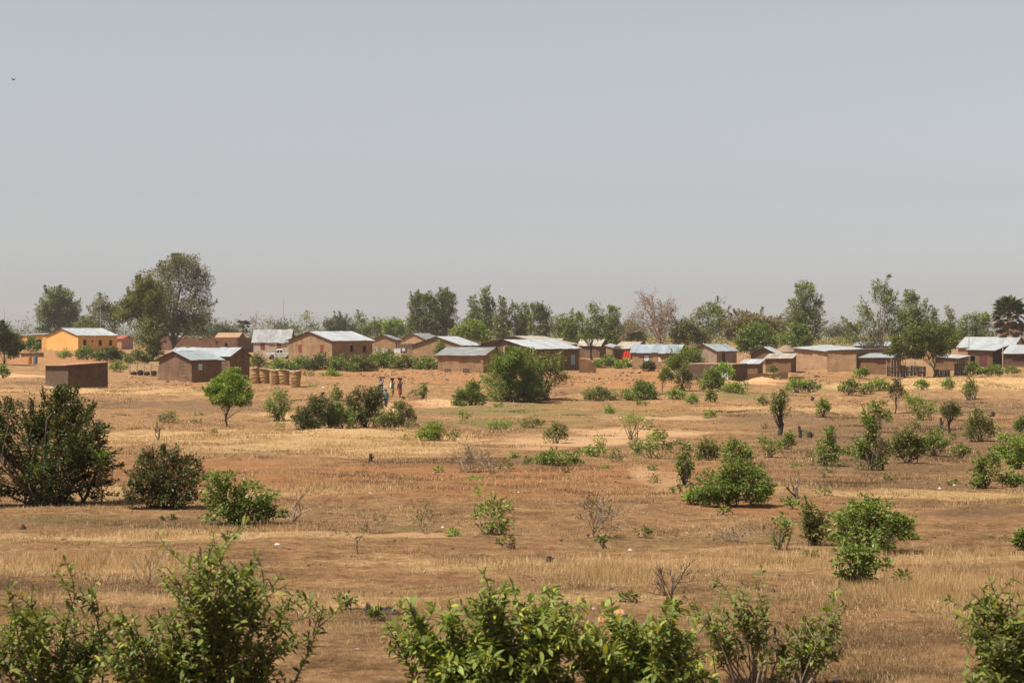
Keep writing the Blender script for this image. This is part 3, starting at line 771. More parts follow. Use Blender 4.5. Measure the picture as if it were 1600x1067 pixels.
house('hut_behind_tree', 'small orange mud hut with white roof behind the dense dark tree', 1495, 580, 1461, 1513, 560.5, None, 25, wall='mud_orange', roof='zinc_white', mono=(.15, .25), d=270, over=.25)
house('maroon_door_house', 'brown house with low white front roof and maroon doors near the right edge', 1551, 573, 1512, 1590, 548.5, None, 18, wall='mud', roof='zinc_white', mono=(.1, .75), d=292, over=.3,
      wins=[('L', .80, .52, .75, .9, 'window:open'), ('L', .44, .42, .6, 1.6, 'door:shutter_maroon'), ('L', .30, .42, .6, 1.6, 'door:shutter_maroon')])
house('high_roofed_house', 'peach house with high bluish white roof behind the maroon door house', 1580, 566, 1497, 1604, 543.5, 527, 22, gable='right', wall='peach', roof='zinc_white', d=320)
house('edge_house', 'brown house with white roof cut off by the right edge of the picture', 1612, 573, 1569, 1660, 553, 539, 18, gable='right', wall='mud_dark', roof='zinc_white', d=288)
house('roadside_house', 'distant low pale roof seen through the eucalyptus stand behind the long building', 1420, 556, 1335, 1450, 541, 534.5, 12, gable='right', wall='mud', roof='zinc', d=350)

# ------------------------------------------------------------------ vegetation
RES = 1024 / 1600.0

def unit(v):
    return v / np.maximum(np.linalg.norm(v, axis=-1, keepdims=True), 1e-9)

def leaf_cards(P, A, N, ln, wd, fold=.25):
    """P base points, A axes, N rough normals -> folded four-point leaves"""
    A = unit(A); S = unit(np.cross(A, N)); N = np.cross(S, A)
    ln = ln[:, None]; wd = wd[:, None]
    mid = P + A * ln * .48
    V = np.stack([P, mid + S * wd * .5 + N * wd * fold, P + A * ln - N * ln * .12, mid - S * wd * .5 + N * wd * fold], 1).reshape(-1, 3)
    n = len(P)
    Fc = np.arange(n * 4).reshape(n, 4)
    return V, Fc

def limb(mb, p0, p1, r0, r1, rg, sag=.12, n=5, sides=5):
    p0, p1 = np.asarray(p0, float), np.asarray(p1, float)
    L_ = np.linalg.norm(p1 - p0)
    off = rg.normal(0, 1, 3) * L_ * sag * .5
    off[2] = abs(off[2]) * .6
    t = np.linspace(0, 1, n)[:, None]
    wob = rg.normal(0, .02 * L_, (n, 3)); wob[0] = wob[-1] = 0
    pts = p0 * (1 - t) + p1 * t + off * (4 * t * (1 - t)) + wob
    rad = r0 * (1 - t[:, 0]) ** .8 + r1 * t[:, 0] + .0
    mb.tube(pts, list(rad), sides, cap=False)
    return pts

def auto_lobes(rg, W, H, zb, n, spread=1.0):
    """uneven union of balls filling a W x H crown that starts at height zb"""
    out = []
    h = H - zb
    for i in range(n):
        t = (i + .5) / n
        x = (t - .5) * W * .62 * spread + rg.normal(0, .05 * W)
        z = zb + h * (.30 + .38 * (1 - abs(2 * t - 1) ** 1.6) * rg.uniform(.55, 1.1))
        r = rg.uniform(.24, .36)
        out.append((x, rg.normal(0, .12) * W, z, r * W * .85, r * W * .8, min(r * h * 1.1, z - zb * .9 + .02 * H)))
    # one that reaches the full height, two that reach the sides
    k = rg.uniform(-.18, .18) * W
    out.append((k, 0, H - .26 * h, .24 * W, .24 * W, .26 * h))
    out.append((-W * .5 + .2 * W, rg.normal(0, .08) * W, zb + h * .42, .2 * W, .22 * W, .3 * h))
    out.append((W * .5 - .2 * W, rg.normal(0, .08) * W, zb + h * .40, .2 * W, .22 * W, .3 * h))
    return out

def plant(name, label, category, x0, x1, yt, yb, leaf='lf_mid', fill=4.0, lobes=None, n_lobes=4, clump=.16, real=.09, seed=1, bark='bark', trunk=None, crown_y=None,
          group=None, d=None, aspect=.45, up=.35, droop=0.0, stems=7, shoots=.12, limbs=16, minpx=2.1, open_=1.0, surf=.42, crown_name=None, max_leaves=26000):
    """A shrub (trunk=None: many stems from the ground) or tree (trunk=(photo column, thickness m)) filling photo box x0..x1, yt..yb.
    lobes are (u across -0.5..0.5, v height 0..1, ru, rv) fractions of the box."""
    rg = np.random.default_rng(seed * 7919 + 13)
    d = depth_of(yb) if d is None else d
    s = F / d
    W, H = (x1 - x0) / s, (yb - yt) / s
    px = .5 * (x0 + x1)
    base = Vector(((px - 800) / s, d, EYE - (yb - HY) / s))
    zb = 0.0 if crown_y is None else (yb - crown_y) / s
    e = empty(name, base, label, category, group)
    if lobes is None:
        lb = auto_lobes(rg, W, H, zb, n_lobes)
    else:
        lb = [(u * W, rg.normal(0, .10) * W, vv * H, ru * W * 1.06, ru * W, rv * H * 1.05) for u, vv, ru, rv in lobes]
    leaf_l = max(real, minpx / (s * RES))
    leaf_w = leaf_l * aspect
    area_px = sum(math.pi * l[3] * l[5] for l in lb) * (s * RES) ** 2 * .62
    nl = int(min(max_leaves, max(60, fill * (1.2 if trunk is None else 1.65) * area_px / (leaf_l * leaf_w * .5 * (s * RES) ** 2))))
    cr = clump * (.85 if trunk is None else .72) * min(W, H - zb * .5)
    ncl = int(max(18, min(520, sum((l[3] * l[5]) for l in lb) / (cr * cr) * 4.2 * open_)))
    wts = np.array([(l[3] * l[4] * l[5]) ** (2 / 3) for l in lb]); wts /= wts.sum()
    which = rg.choice(len(lb), ncl, p=wts)
    LB = np.array(lb)[which]
    dirs = rg.normal(0, 1, (ncl, 3)); dirs = unit(dirs)
    rad = rg.uniform(0, 1, ncl) ** surf
    C = LB[:, :3] + dirs * LB[:, 3:6] * rad[:, None]
    C[:, 2] = np.maximum(C[:, 2], (zb * .85 if crown_y is not None else 0) + cr * rg.uniform(.25, .9, ncl))
    # leaves around every clump; some clumps are long shoots that break the outline
    k = rg.choice(ncl, nl, p=(lambda q: q / q.sum())(rg.uniform(.35, 1.0, ncl)))
    off = rg.normal(0, 1, (nl, 3)); off = unit(off) * (rg.uniform(0, 1, nl) ** .45)[:, None] * cr
    off[:, 2] *= .8
    is_shoot = rg.uniform(0, 1, ncl) < shoots
    mid = np.array([0, 0, (zb + H) * .45])
    outd = unit(C - mid + np.array([0, 0, .3 * H]) * is_shoot[:, None])
    tt = rg.uniform(-.3, 1.9, nl) * cr
    sh = is_shoot[k]
    off[sh] = off[sh] * .32 + outd[k][sh] * tt[sh][:, None]
    P = C[k] + off
    A = unit(off) * .8 + outd[k] * .4 + rg.normal(0, .45, (nl, 3))
    A[:, 2] = A[:, 2] * .7 + (up - .3) - droop
    N = rg.normal(0, .5, (nl, 3)) + outd[k] * .35; N[:, 2] += .8
    size = rg.uniform(.65, 1.3, nl)
    P[:, 2] = np.maximum(P[:, 2], .02)
    # keep to the plant's own box
    hx = W * .53; P[:, 0] = np.clip(P[:, 0], -hx * 1.04, hx * 1.04)
    over = P[:, 2] > H * 1.02
    P[over, 2] = H * 1.02 - (P[over, 2] - H * 1.02) * .5
    V, Fc = leaf_cards(P, A, N, leaf_l * size, leaf_w * size)
    me = np_mesh('crown', V, Fc, 4)
    # wood
    mb = MB()
    order = rg.permutation(ncl)[:limbs]
    if trunk is None:
        sp = max(.05, W * .10)
        r0 = max(.010, min(.05, H * .012))
        bases = [np.array([rg.normal(0, sp), rg.normal(0, sp * .7), -.06]) for _ in range(stems)]
        for j, c in enumerate(order):
            b = bases[j % stems]
            limb(mb, b, C[c], r0 * rg.uniform(.7, 1.2), r0 * .25, rg, .25, 5, 4)
    else:
        tx, r0 = (trunk[0] - px) / s, trunk[1]
        topz = zb + (H - zb) * .62
        tp = [np.array([tx, 0, -.2]), np.array([tx + rg.normal(0, .06) * zb, rg.normal(0, .03) * H, zb * .55 + .03 * H]), np.array([tx * .7 + rg.normal(0, .03) * W, 0, zb + (H - zb) * .18]),
              np.array([tx * .35 + rg.normal(0, .05) * W, 0, topz])]
        t = np.linspace(0, 1, 9)
        ctrl = np.array(tp); idx = np.linspace(0, 1, 4)
        pts = np.stack([np.interp(t, idx, ctrl[:, i]) for i in range(3)], 1)
        pts[1:-1] += rg.normal(0, .012 * H, (7, 3)) * np.array([1, 1, .2])
        rr = r0 * (1.0 - .78 * t); rr[0] *= 1.35
        mb.tube(pts, list(rr), 7, cap=False)
        for c in order:
            f = np.clip((C[c][2] - zb * .7) / max(H - zb * .7, .1) * .8 - .1, 0.30, .95) * rg.uniform(.75, 1)
            p0 = np.array([np.interp(f, t, pts[:, i]) for i in range(3)])
            r_ = np.interp(f, t, rr) * rg.uniform(.16, .32)
            limb(mb, p0, C[c], r_, r_ * .22, rg, .16, 5, 4)
    is_tree = trunk is not None
    mb.build('trunk' if is_tree else 'stems', M[bark], e, smooth=True)
    link(crown_name or ('crown' if is_tree else 'foliage'), me, M[leaf], e)
    return e

def bare_tree(name, label, category, x0, x1, yt, yb, d=None, seed=3, levels=5, kids=4, mat='twig_pink', trunk_r=.35, leaf=None, n_leaves=0, group=None, minr=.02, spread=.6, main=3, trunk_h=.22):
    rg = np.random.default_rng(seed)
    d = depth_of(yb) if d is None else d
    s = F / d
    W, H = (x1 - x0) / s, (yb - yt) / s
    e = empty(name, ((.5 * (x0 + x1) - 800) / s, d, EYE - (yb - HY) / s), label, category, group)
    segs = []; tips = []
    def grow(p, dirn, ln, r, lv):
        q = p + dirn * ln * .5 + rg.normal(0, .05 * ln, 3)
        e_ = p + dirn * ln + rg.normal(0, .06 * ln, 3)
        segs.append(([p, q, e_], [r, r * .8, r * .6], 5 if lv > 2 else 3))
        if lv == 0:
            tips.append(e_); return
        for i in range(kids if lv < levels else main):
            nd = unit(dirn + rg.normal(0, spread, 3) + np.array([0, 0, .12]))
            st = p + (e_ - p) * rg.uniform(.45, 1.0)
            grow(st, nd, ln * rg.uniform(.55, .82), max(minr, r * rg.uniform(.42, .62)), lv - 1)
    grow(np.array([0, 0, -.2]), np.array([.02, 0, 1.0]), H * trunk_h + .2, trunk_r, levels)
    allp = np.array([p for sg in segs for p in sg[0]])
    # fit to the box
    mx = np.percentile(np.abs(allp[:, 0]), 96.5); mz = np.percentile(allp[:, 2], 99.5)
    fx, fz = W * .5 / mx, H / mz
    mb = MB()
    for pts, rad, sides in segs:
        mb.tube([(p[0] * fx, p[1] * fx, p[2] * fz) for p in pts], rad, sides, cap=False)
    mb.build('branches', M[mat], e)
    if leaf:
        T = np.array(tips) * np.array([fx, fx, fz])
        k = rg.integers(0, len(T), n_leaves)
        ll = max(.05, 1.8 / (s * RES))
        P = T[k] + rg.normal(0, .03 * H, (n_leaves, 3))
        V, Fc = leaf_cards(P, rg.normal(0, 1, P.shape), rg.normal(0, .6, P.shape) + np.array([0, 0, .6]), np.full(n_leaves, ll), np.full(n_leaves, ll * .5))
        link('foliage', np_mesh('foliage', V, Fc, 4), M[leaf], e)
    return e

# --- lobes used by the larger plants
BUSH_BIG = [(-.38, .45, .2, .40), (-.15, .38, .22, .38), (-.32, .72, .12, .2), (.12, .45, .22, .42), (.18, .80, .12, .2), (.28, .55, .16, .25), (.40, .55, .12, .12), (-.05, .62, .14, .2), (.33, .28, .14, .2)]
DOME = [(-.2, .34, .28, .34), (.12, .42, .34, .42), (.02, .72, .2, .26), (.3, .36, .2, .32), (-.36, .2, .16, .2), (.22, .7, .2, .2)]
TALL = [(0, .30, .34, .22), (-.1, .55, .3, .2), (.12, .7, .24, .18), (-.02, .88, .17, .13), (.2, .45, .24, .18), (-.24, .4, .2, .16)]
ROUND = [(-.15, .6, .3, .34), (.2, .62, .28, .32), (0, .8, .28, .2), (-.3, .48, .2, .22), (.33, .45, .17, .2), (.02, .42, .25, .2)]
EUC2 = [(-.28, .55, .2, .35), (-.3, .78, .14, .18), (.02, .5, .2, .34), (.2, .55, .24, .4), (.22, .86, .14, .13), (-.05, .74, .16, .16), (.34, .45, .14, .3), (-.4, .4, .09, .25)]
EUC1 = [(0, .45, .36, .22), (-.15, .6, .28, .18), (.15, .68, .27, .18), (0, .84, .24, .14), (.02, .93, .14, .07), (-.22, .35, .22, .16), (.25, .42, .2, .16)]
OPEN = [(-.3, .42, .16, .12), (-.12, .55, .17, .11), (.1, .72, .15, .11), (.16, .9, .15, .09), (.3, .6, .14, .11), (-.36, .25, .13, .1), (.05, .40, .15, .1), (.32, .38, .14, .1), (-.02, .25, .13, .09), (.28, .8, .1, .09), (-.2, .68, .1, .08)]

T_ = dict(category='tree')
def tree(name, label, *a, **k):
    return plant(name, label, 'tree', *a, **k)
def shrub(name, label, *a, **k):
    return plant(name, label, 'shrub', *a, **k)

# ---- trees at the village, left to right
tree('edge_tree', 'bushy dark green tree cut by the left edge, before the yellow wing', -22, 34, 504, 578, 'lf_dark', 5, n_lobes=4, trunk=(6, .12), crown_y=566, seed=1, d=300)
tree('round_tree', 'round dull green tree rising alone behind the yellow house', 56, 124, 449, 538, 'lf_eucdark', 4.2, [(-.18, .62, .3, .3), (.2, .66, .28, .26), (0, .80, .3, .19), (.33, .5, .16, .22), (-.3, .45, .18, .25), (.05, .4, .26, .2)], trunk=(92, .28), crown_y=518, seed=2, d=560)
tree('low_green_tree', 'low dark green tree between the round tree and the tall group, behind the yellow roof', 112, 158, 496, 538, 'lf_mid', 4, n_lobes=3, trunk=(135, .15), crown_y=532, seed=3, d=540)
tree('olive_tree', 'olive tree behind the yellow house roof, left neighbour of the green tree group', 133, 192, 461, 540, 'lf_olive', 3.2, [(-.2, .5, .26, .3), (.1, .72, .28, .22), (.28, .5, .22, .3), (-.02, .85, .18, .14)], trunk=(178, .2), crown_y=522, seed=4, d=520)
tree('green_tree', 'leafy green tree overlapping the left side of the largest tree', 180, 262, 434, 584, 'lf_olive', 4.8, [(-.12, .70, .3, .2), (.12, .8, .3, .18), (.05, .9, .22, .09), (.2, .62, .26, .18), (.18, .42, .24, .16), (.22, .28, .18, .14), (-.34, .66, .15, .1)], trunk=(238, .22), crown_y=552, seed=5, d=330)
tree('largest_tree', 'largest tree, brownish green and broad crowned, beside the yellow house', 214, 331, 400, 560, 'lf_brown', 5.2, [(.05, .78, .33, .2), (-.24, .72, .24, .18), (-.3, .48, .2, .16), (.3, .66, .2, .18), (.12, .92, .2, .08), (-.1, .5, .3, .18), (.2, .46, .28, .17), (.38, .5, .12, .12), (-.2, .86, .14, .08), (.36, .32, .1, .07), (-.3, .36, .2, .12), (.26, .34, .22, .12), (0, .36, .3, .12)], trunk=(272, .5), crown_y=522, seed=6, d=380, limbs=18, shoots=.12)
tree('hazy_tree', 'faint bluish green tree between the largest tree and the fan palm', 318, 372, 504, 545, 'lf_pale', 3, n_lobes=4, trunk=(345, .15), crown_y=530, seed=7, d=640)
bare_tree('leafless_tree', 'leafless pale tree right of the small fan palm', 'tree', 392, 428, 488, 548, d=600, seed=5, levels=4, kids=3, trunk_r=.16, minr=.03, leaf='lf_dry', n_leaves=160)
tree('thin_tree', 'thin sparse grey green tree above the grey roofed house', 444, 497, 488, 545, 'lf_euc', 1.5, OPEN, trunk=(470, .14), crown_y=528, seed=8, d=600, bark='bark_pale', limbs=26)
tree('small_pale_tree', 'small pale tree just left of the thin grey green tree, above the grey roof', 424, 452, 500, 545, 'lf_pale', 1.6, n_lobes=3, trunk=(438, .1), crown_y=530, seed=9, d=620)
tree('pale_green_tree', 'pale green tree behind the large gable house ridge', 508, 552, 489, 545, 'lf_pale', 3, n_lobes=4, trunk=(530, .15), crown_y=526, seed=10, d=640)
tree('slim_pale_tree', 'slim taller pale tree behind the right end of the large gable house', 544, 578, 487, 545, 'lf_euc', 2.4, TALL, trunk=(560, .15), crown_y=528, seed=11, d=640)
tree('broad_green_tree', 'broad low green tree behind the small gable house', 566, 612, 497, 546, 'lf_mid', 3.2, n_lobes=4, trunk=(590, .15), crown_y=532, seed=12, d=600)
tree('bright_green_tree', 'bright green low tree left of the dense dark eucalyptus pair', 596, 642, 496, 546, 'lf_green', 3.2, n_lobes=4, trunk=(620, .15), crown_y=530, seed=13, d=590)
tree('dense_eucalyptus', 'dense tall eucalyptus, left one of the pair behind the peach gable house', 637, 686, 455, 548, 'lf_eucdark', 4.2, [(-.2, .62, .28, .3), (.18, .6, .3, .34), (-.16, .84, .2, .13), (.2, .82, .2, .13), (0, .4, .38, .22), (-.36, .45, .12, .2)], trunk=(662, .2), crown_y=532, seed=14, d=540, bark='bark_pale', group='eucalyptus behind the village')
tree('dense_eucalyptus', 'dense tall eucalyptus, right one of the pair behind the peach gable house', 672, 714, 450, 548, 'lf_eucdark', 4.2, [(-.15, .58, .3, .3), (.18, .62, .3, .3), (-.05, .88, .18, .1), (.15, .8, .22, .14), (0, .38, .36, .2)], trunk=(692, .2), crown_y=534, seed=15, d=545, bark='bark_pale', group='eucalyptus behind the village')
tree('fresh_green_tree', 'fresh green small tree standing in front of the eucalyptus row, above the tan gable house', 704, 764, 500, 560, 'lf_green', 3.2, n_lobes=4, trunk=(738, .12), crown_y=540, seed=16, d=390)
tree('row_eucalyptus', 'slender eucalyptus at the left end of the dark row of five', 724, 754, 463, 548, 'lf_euc', 3.4, TALL, trunk=(738, .17), crown_y=530, seed=17, d=530, bark='bark_pale', group='eucalyptus behind the village')
tree('row_eucalyptus', 'tallest eucalyptus of the dark row, second from its left end', 742, 776, 448, 548, 'lf_euc', 3.4, EUC1, trunk=(760, .18), crown_y=530, seed=18, d=535, bark='bark_pale', group='eucalyptus behind the village')
tree('row_eucalyptus', 'narrow eucalyptus in the middle of the dark row', 768, 802, 465, 548, 'lf_euc', 3.6, TALL, trunk=(785, .17), crown_y=530, seed=19, d=525, bark='bark_pale', group='eucalyptus behind the village')
tree('row_eucalyptus', 'eucalyptus second from the right end of the dark row', 794, 834, 468, 548, 'lf_eucdark', 4, [(-.2, .85, .16, .12), (.15, .7, .3, .22), (-.1, .55, .34, .25), (.1, .38, .36, .2)], trunk=(812, .17), crown_y=534, seed=20, d=528, bark='bark_pale', group='eucalyptus behind the village')
tree('row_eucalyptus', 'broad eucalyptus at the right end of the dark row', 822, 863, 470, 548, 'lf_eucdark', 4.2, [(-.12, .78, .26, .18), (.18, .8, .22, .16), (0, .55, .42, .25), (.1, .35, .4, .2)], trunk=(845, .18), crown_y=534, seed=21, d=522, bark='bark_pale', group='eucalyptus behind the village')
tree('leafy_tree', 'leafy tree over the pale distant roof, left of the slim dark-trunked tree', 863, 912, 482, 556, 'lf_mid', 3.0, [(-.22, .6, .25, .28), (.05, .7, .22, .25), (.26, .66, .2, .28), (0, .45, .4, .2)], trunk=(888, .16), crown_y=540, seed=22, d=430)
tree('dark_trunk_tree', 'slim dark-trunked tree standing before the shed', 898, 950, 472, 562, 'lf_mid', 2.4, [(-.22, .55, .2, .2), (.02, .6, .2, .2), (.06, .86, .18, .1), (.26, .72, .18, .15), (.24, .5, .2, .18), (-.06, .42, .26, .13), (-.34, .7, .1, .1)], trunk=(925, .2), crown_y=532, seed=23, d=335, bark='bark_dark', limbs=24)
tree('bushy_green_tree', 'bushy green tree between the slim dark-trunked tree and the leafless tree', 940, 976, 474, 556, 'lf_mid', 3.4, TALL, trunk=(958, .15), crown_y=538, seed=24, d=440)
tree('undergrowth_tree', 'low olive tree under the left side of the leafless crown', 962, 1008, 500, 552, 'lf_olive', 3, n_lobes=4, trunk=(985, .12), crown_y=540, seed=25, d=460)
bare_tree('leafless_broad_tree', 'broad leafless tree with pinkish grey twigs behind the blue roofed house', 'tree', 980, 1082, 458, 556, d=400, seed=11, levels=6, kids=3, trunk_r=.36, minr=.026, leaf='lf_dry', n_leaves=2200, spread=.50, main=7, trunk_h=.22)
tree('dull_green_tree', 'dull green bushy tree right of the leafless crown', 1048, 1104, 496, 556, 'lf_olive', 3.6, n_lobes=4, trunk=(1076, .14), crown_y=544, seed=26, d=400)
tree('open_eucalyptus', 'open crowned eucalyptus behind the pinkish gable house', 1080, 1138, 466, 556, 'lf_euc', 2.6, [(-.28, .72, .16, .14), (0, .82, .2, .13), (.25, .76, .2, .18), (.05, .55, .3, .2), (.3, .5, .16, .14), (-.15, .4, .3, .2), (.38, .64, .12, .1)], trunk=(1108, .18), crown_y=540, seed=27, d=440, bark='bark_pale', limbs=26)
tree('rusty_tree', 'flat crowned rusty green tree behind the dark mango-like tree', 1132, 1226, 482, 556, 'lf_rusty', 4.8, [(-.25, .68, .24, .22), (.08, .78, .28, .18), (.3, .66, .2, .22), (-.36, .5, .14, .2), (.1, .5, .36, .22)], trunk=(1180, .22), crown_y=536, seed=28, d=430, limbs=26)
tree('dark_round_tree', 'dark green rounded tree behind the low gable house', 1148, 1216, 503, 566, 'lf_mid', 4.2, ROUND, trunk=(1180, .2), crown_y=552, seed=29, d=360)
tree('tall_eucalyptus', 'tall lone eucalyptus behind the flat roofed hut, right of the rusty tree', 1226, 1291, 442, 562, 'lf_euc', 2.6, EUC1 + [(-.35, .5, .14, .1), (.36, .55, .12, .1)], trunk=(1259, .22), crown_y=535, seed=30, d=400, bark='bark_pale', limbs=30)
tree('undergrowth_green_tree', 'low green tree at the foot of the tall lone eucalyptus', 1218, 1268, 505, 562, 'lf_mid', 3.4, n_lobes=4, trunk=(1240, .12), crown_y=550, seed=31, d=390)
tree('hazy_pale_tree', 'hazy pale tree in the gap between two tall eucalyptus', 1288, 1334, 508, 545, 'lf_pale', 2.6, n_lobes=4, trunk=(1310, .12), crown_y=530, seed=32, d=640)
tree('airy_eucalyptus', 'tallest airy eucalyptus with pale trunk behind the grey brown block', 1322, 1408, 433, 566, 'lf_euc', 2.5, OPEN, trunk=(1377, .22), crown_y=545, seed=33, d=345, bark='bark_pale', limbs=44, shoots=.3)
tree('soft_eucalyptus', 'soft rounded eucalyptus directly right of the airy tallest one', 1394, 1452, 456, 564, 'lf_euc', 3.6, EUC1, trunk=(1424, .2), crown_y=540, seed=34, d=370, bark='bark_pale', group='eucalyptus behind the village')
tree('short_eucalyptus', 'shorter eucalyptus top rising above the dense dark tree', 1444, 1474, 482, 562, 'lf_euc', 3.2, TALL, trunk=(1460, .14), crown_y=540, seed=35, d=380, bark='bark_pale')
tree('slim_eucalyptus', 'slim eucalyptus left of the wire pole and the high bluish roof', 1468, 1500, 478, 562, 'lf_euc', 2.8, TALL, trunk=(1484, .15), crown_y=540, seed=36, d=385, bark='bark_pale')
tree('green_roof_tree', 'green tree rising behind the high bluish white roof', 1496, 1548, 480, 560, 'lf_mid', 2.8, [(-.25, .55, .2, .25), (.05, .62, .2, .25), (.25, .75, .2, .16), (.28, .5, .2, .22), (-.02, .42, .34, .2), (-.14, .82, .08, .08)], trunk=(1522, .15), crown_y=545, seed=37, d=400)
tree('dense_dark_tree', 'dense dark tree before the stick fence and huts', 1388, 1498, 503, 586, 'lf_eucdark', 5.4, [(-.1, .68, .28, .22), (.2, .70, .26, .2), (.02, .86, .22, .12), (-.3, .52, .17, .2), (.36, .62, .11, .16), (-.08, .46, .2, .12), (.22, .44, .13, .14)], trunk=(1460, .14), crown_y=566, seed=38, d=249)

# fan palms
def fan_mesh(name, size, mat, rg, n=13, spread=2.4):
    """one fan leaf: petiole along +X then pleated blades"""
    mb = MB()
    mb.tube([(0, 0, 0), (size * .28, 0, .04 * size), (size * .5, 0, .02 * size)], [.03, .022, .016], 4)
    c = Vector((size * .5, 0, .02 * size))
    for i in range(n):
        a = (i / (n - 1) - .5) * spread
        L_ = size * .55 * (1 - .25 * abs(a) / (spread / 2)) * rg.uniform(.85, 1.1)
        dv = Vector((math.cos(a), math.sin(a), 0)); sv = Vector((-math.sin(a), math.cos(a), 0))
        w = L_ * .15
        tip = c + dv * L_ + Vector((0, 0, -.10 * L_)); m_ = c + dv * L_ * .55 + Vector((0, 0, .03 * L_))
        mb.add([c, m_ + sv * w + Vector((0, 0, w * .5)), tip, m_ - sv * w + Vector((0, 0, w * .5)), m_], [(0, 1, 4), (1, 2, 4), (2, 3, 4), (3, 0, 4)])
    me = mb.mesh(name); me.materials.append(mat)
    return me

def palm(name, label, cx, yt, yb, wpx, d, n_live, n_dead, seed, r=.22):
    rg = random.Random(seed)
    s = F / d; H = (yb - yt) / s; R = wpx / s / 2
    e = empty(name, ((cx - 800) / s, d, EYE - (yb - HY) / s), label, 'palm tree')
    hz = H - R * .8
    mb = MB(); mb.tube([(0, 0, -.2), (.1, 0, hz * .35), (-.05, .05, hz * .7), (0, 0, hz)], [r * 1.25, r, r * .9, r * .8], 8)
    mb.build('trunk', M['bark'], e)
    live = [fan_mesh('frond', R, M['lf_frond'], rg) for _ in range(3)]
    dead = [fan_mesh('dead_frond', R * .95, M['lf_frond_dead'], rg, 9, 1.6) for _ in range(3)]
    for i in range(n_live + n_dead):
        dd = i >= n_live
        o = bpy.data.objects.new('dead_frond' if dd else 'frond', rg.choice(dead if dd else live))
        o.parent = e
        el = rg.uniform(-1.2, .25) if dd else math.asin(rg.uniform(-.45, .99))
        o.rotation_euler = (rg.uniform(-.5, .5), -el, rg.uniform(0, 2 * math.pi))
        o.location = (0, 0, hz - (rg.uniform(.1, 1.0) * R if dd else rg.uniform(-.1, .15) * R))
        k = rg.uniform(.8, 1.08); o.scale = (k, k, k)
        COL.objects.link(o)
    return e
palm('fan_palm', 'large fan palm with a skirt of rust coloured dead fronds at the right edge', 1576, 464, 560, 60, 330, 70, 95, 5, .25)
palm('fan_palm', 'small fan palm behind the red mud building, left of the grey roof', 380, 498, 548, 26, 470, 34, 14, 6, .16)

# scrub behind the village and distant woodland closing the horizon
def scrub(name, label, n, d0, d1, h0, h1, mat, seed, l0, l1):
    rg = np.random.default_rng(seed)
    d = d0 + (d1 - d0) * rg.uniform(0, 1, n) ** .8
    xx = rg.uniform(-.5, .5, n) * d
    f = fbm(xx * .035, d * .02, seed, 4) * .6 + fbm(xx * .13, d * .09, seed + 10, 3) * .5
    hh = h0 + h1 * np.clip((f - .32) * 2.6, 0, 1.3) ** 1.3
    z = ground_z(xx, d) + hh * rg.uniform(0, 1, n) ** .6
    P = np.stack([xx, d, z], 1)
    V, Fc = leaf_cards(P, rg.normal(0, 1, P.shape), rg.normal(0, .6, P.shape) + np.array([0, 0, .6]), rg.uniform(l0, l1, n), rg.uniform(l0, l1, n) * .55)
    o = link(name, np_mesh(name, V, Fc, 4), M[mat])
    tag(o, label, 'vegetation', kind='stuff')
scrub('scrub', 'low olive scrub between and behind the village houses', 55000, 455, 760, .5, 3.0, 'lf_olive', 9, .35, .8)
scrub('distant_woodland', 'low distant woodland along the horizon behind the village', 45000, 820, 1250, 2.5, 8.0, 'lf_pale', 29, .7, 1.4)

# ---- shrubs along the village edge
VG = 'shrubs along the village edge'
shrub('village_shrub', 'green shrub under the yellow house wall, behind the dark mud hut', 118, 152, 541, 562, 'lf_mid', 3.4, seed=101, d=330, group=VG)
shrub('village_shrub', 'dark low shrub right of the yellow house corner, before the red roofed house', 150, 196, 543, 566, 'lf_dark', 4, seed=102, d=320, group=VG)
shrub('village_shrub', 'olive shrub thicket left of the green tree trunk, before the red roof', 190, 236, 545, 570, 'lf_olive', 3.4, seed=103, d=310, group=VG)
shrub('village_shrub', 'bright green shrub patch right of the dark mud hut', 170, 200, 562, 580, 'lf_green', 2.8, seed=104, d=270, group=VG)
shrub('village_shrub', 'small shrub at the foot of the yellow gable wall', 88, 112, 546, 560, 'lf_green', 2.5, seed=105, d=345, group=VG)
shrub('village_plant', 'dark green plant against the yellow wing doorway', 36, 62, 527, 551, 'lf_mid', 4, seed=106, d=420, group=VG)
shrub('village_shrub', 'yellow green shrub right of the large tree trunk before the red mud wall', 268, 300, 540, 556, 'lf_olive', 3, seed=107, d=370, group=VG)
shrub('village_shrub', 'yellow green shrub between the rear mud block and the straw baskets', 390, 418, 553, 576, 'lf_olive', 3.4, seed=108, d=285, group=VG)
shrub('village_shrub', 'dark green hedge shrub just below the white truck', 419, 467, 561, 583, 'lf_mid', 4, seed=109, d=275, group=VG)
shrub('village_shrub', 'dark green hedge shrub below the left red shutter of the large gable house', 447, 495, 558, 583, 'lf_mid', 4.2, seed=110, d=278, group=VG)
shrub('village_shrub', 'tallest hedge shrub, under the corner of the large gable house', 479, 527, 552, 585, 'lf_dark', 3.2, seed=111, d=276, group=VG)
shrub('village_shrub', 'olive hedge shrub under the right wall of the large gable house, near its corner', 511, 557, 555, 587, 'lf_mid', 3.6, seed=112, d=272, group=VG)
shrub('village_shrub', 'olive hedge shrub under the right end of the large gable house', 541, 591, 554, 585, 'lf_olive', 3.8, seed=113, d=274, group=VG)
shrub('village_shrub', 'green hedge shrub below the laundry line', 577, 627, 547, 581, 'lf_mid', 3.8, seed=114, d=284, group=VG)
shrub('village_shrub', 'green hedge shrub between the laundry line and the dull roofed hut', 609, 661, 555, 583, 'lf_olive', 3.8, seed=115, d=278, group=VG)
shrub('village_shrub', 'green hedge shrub touching the left wall of the dull roofed hut', 645, 693, 557, 583, 'lf_mid', 3.4, seed=116, d=276, group=VG)
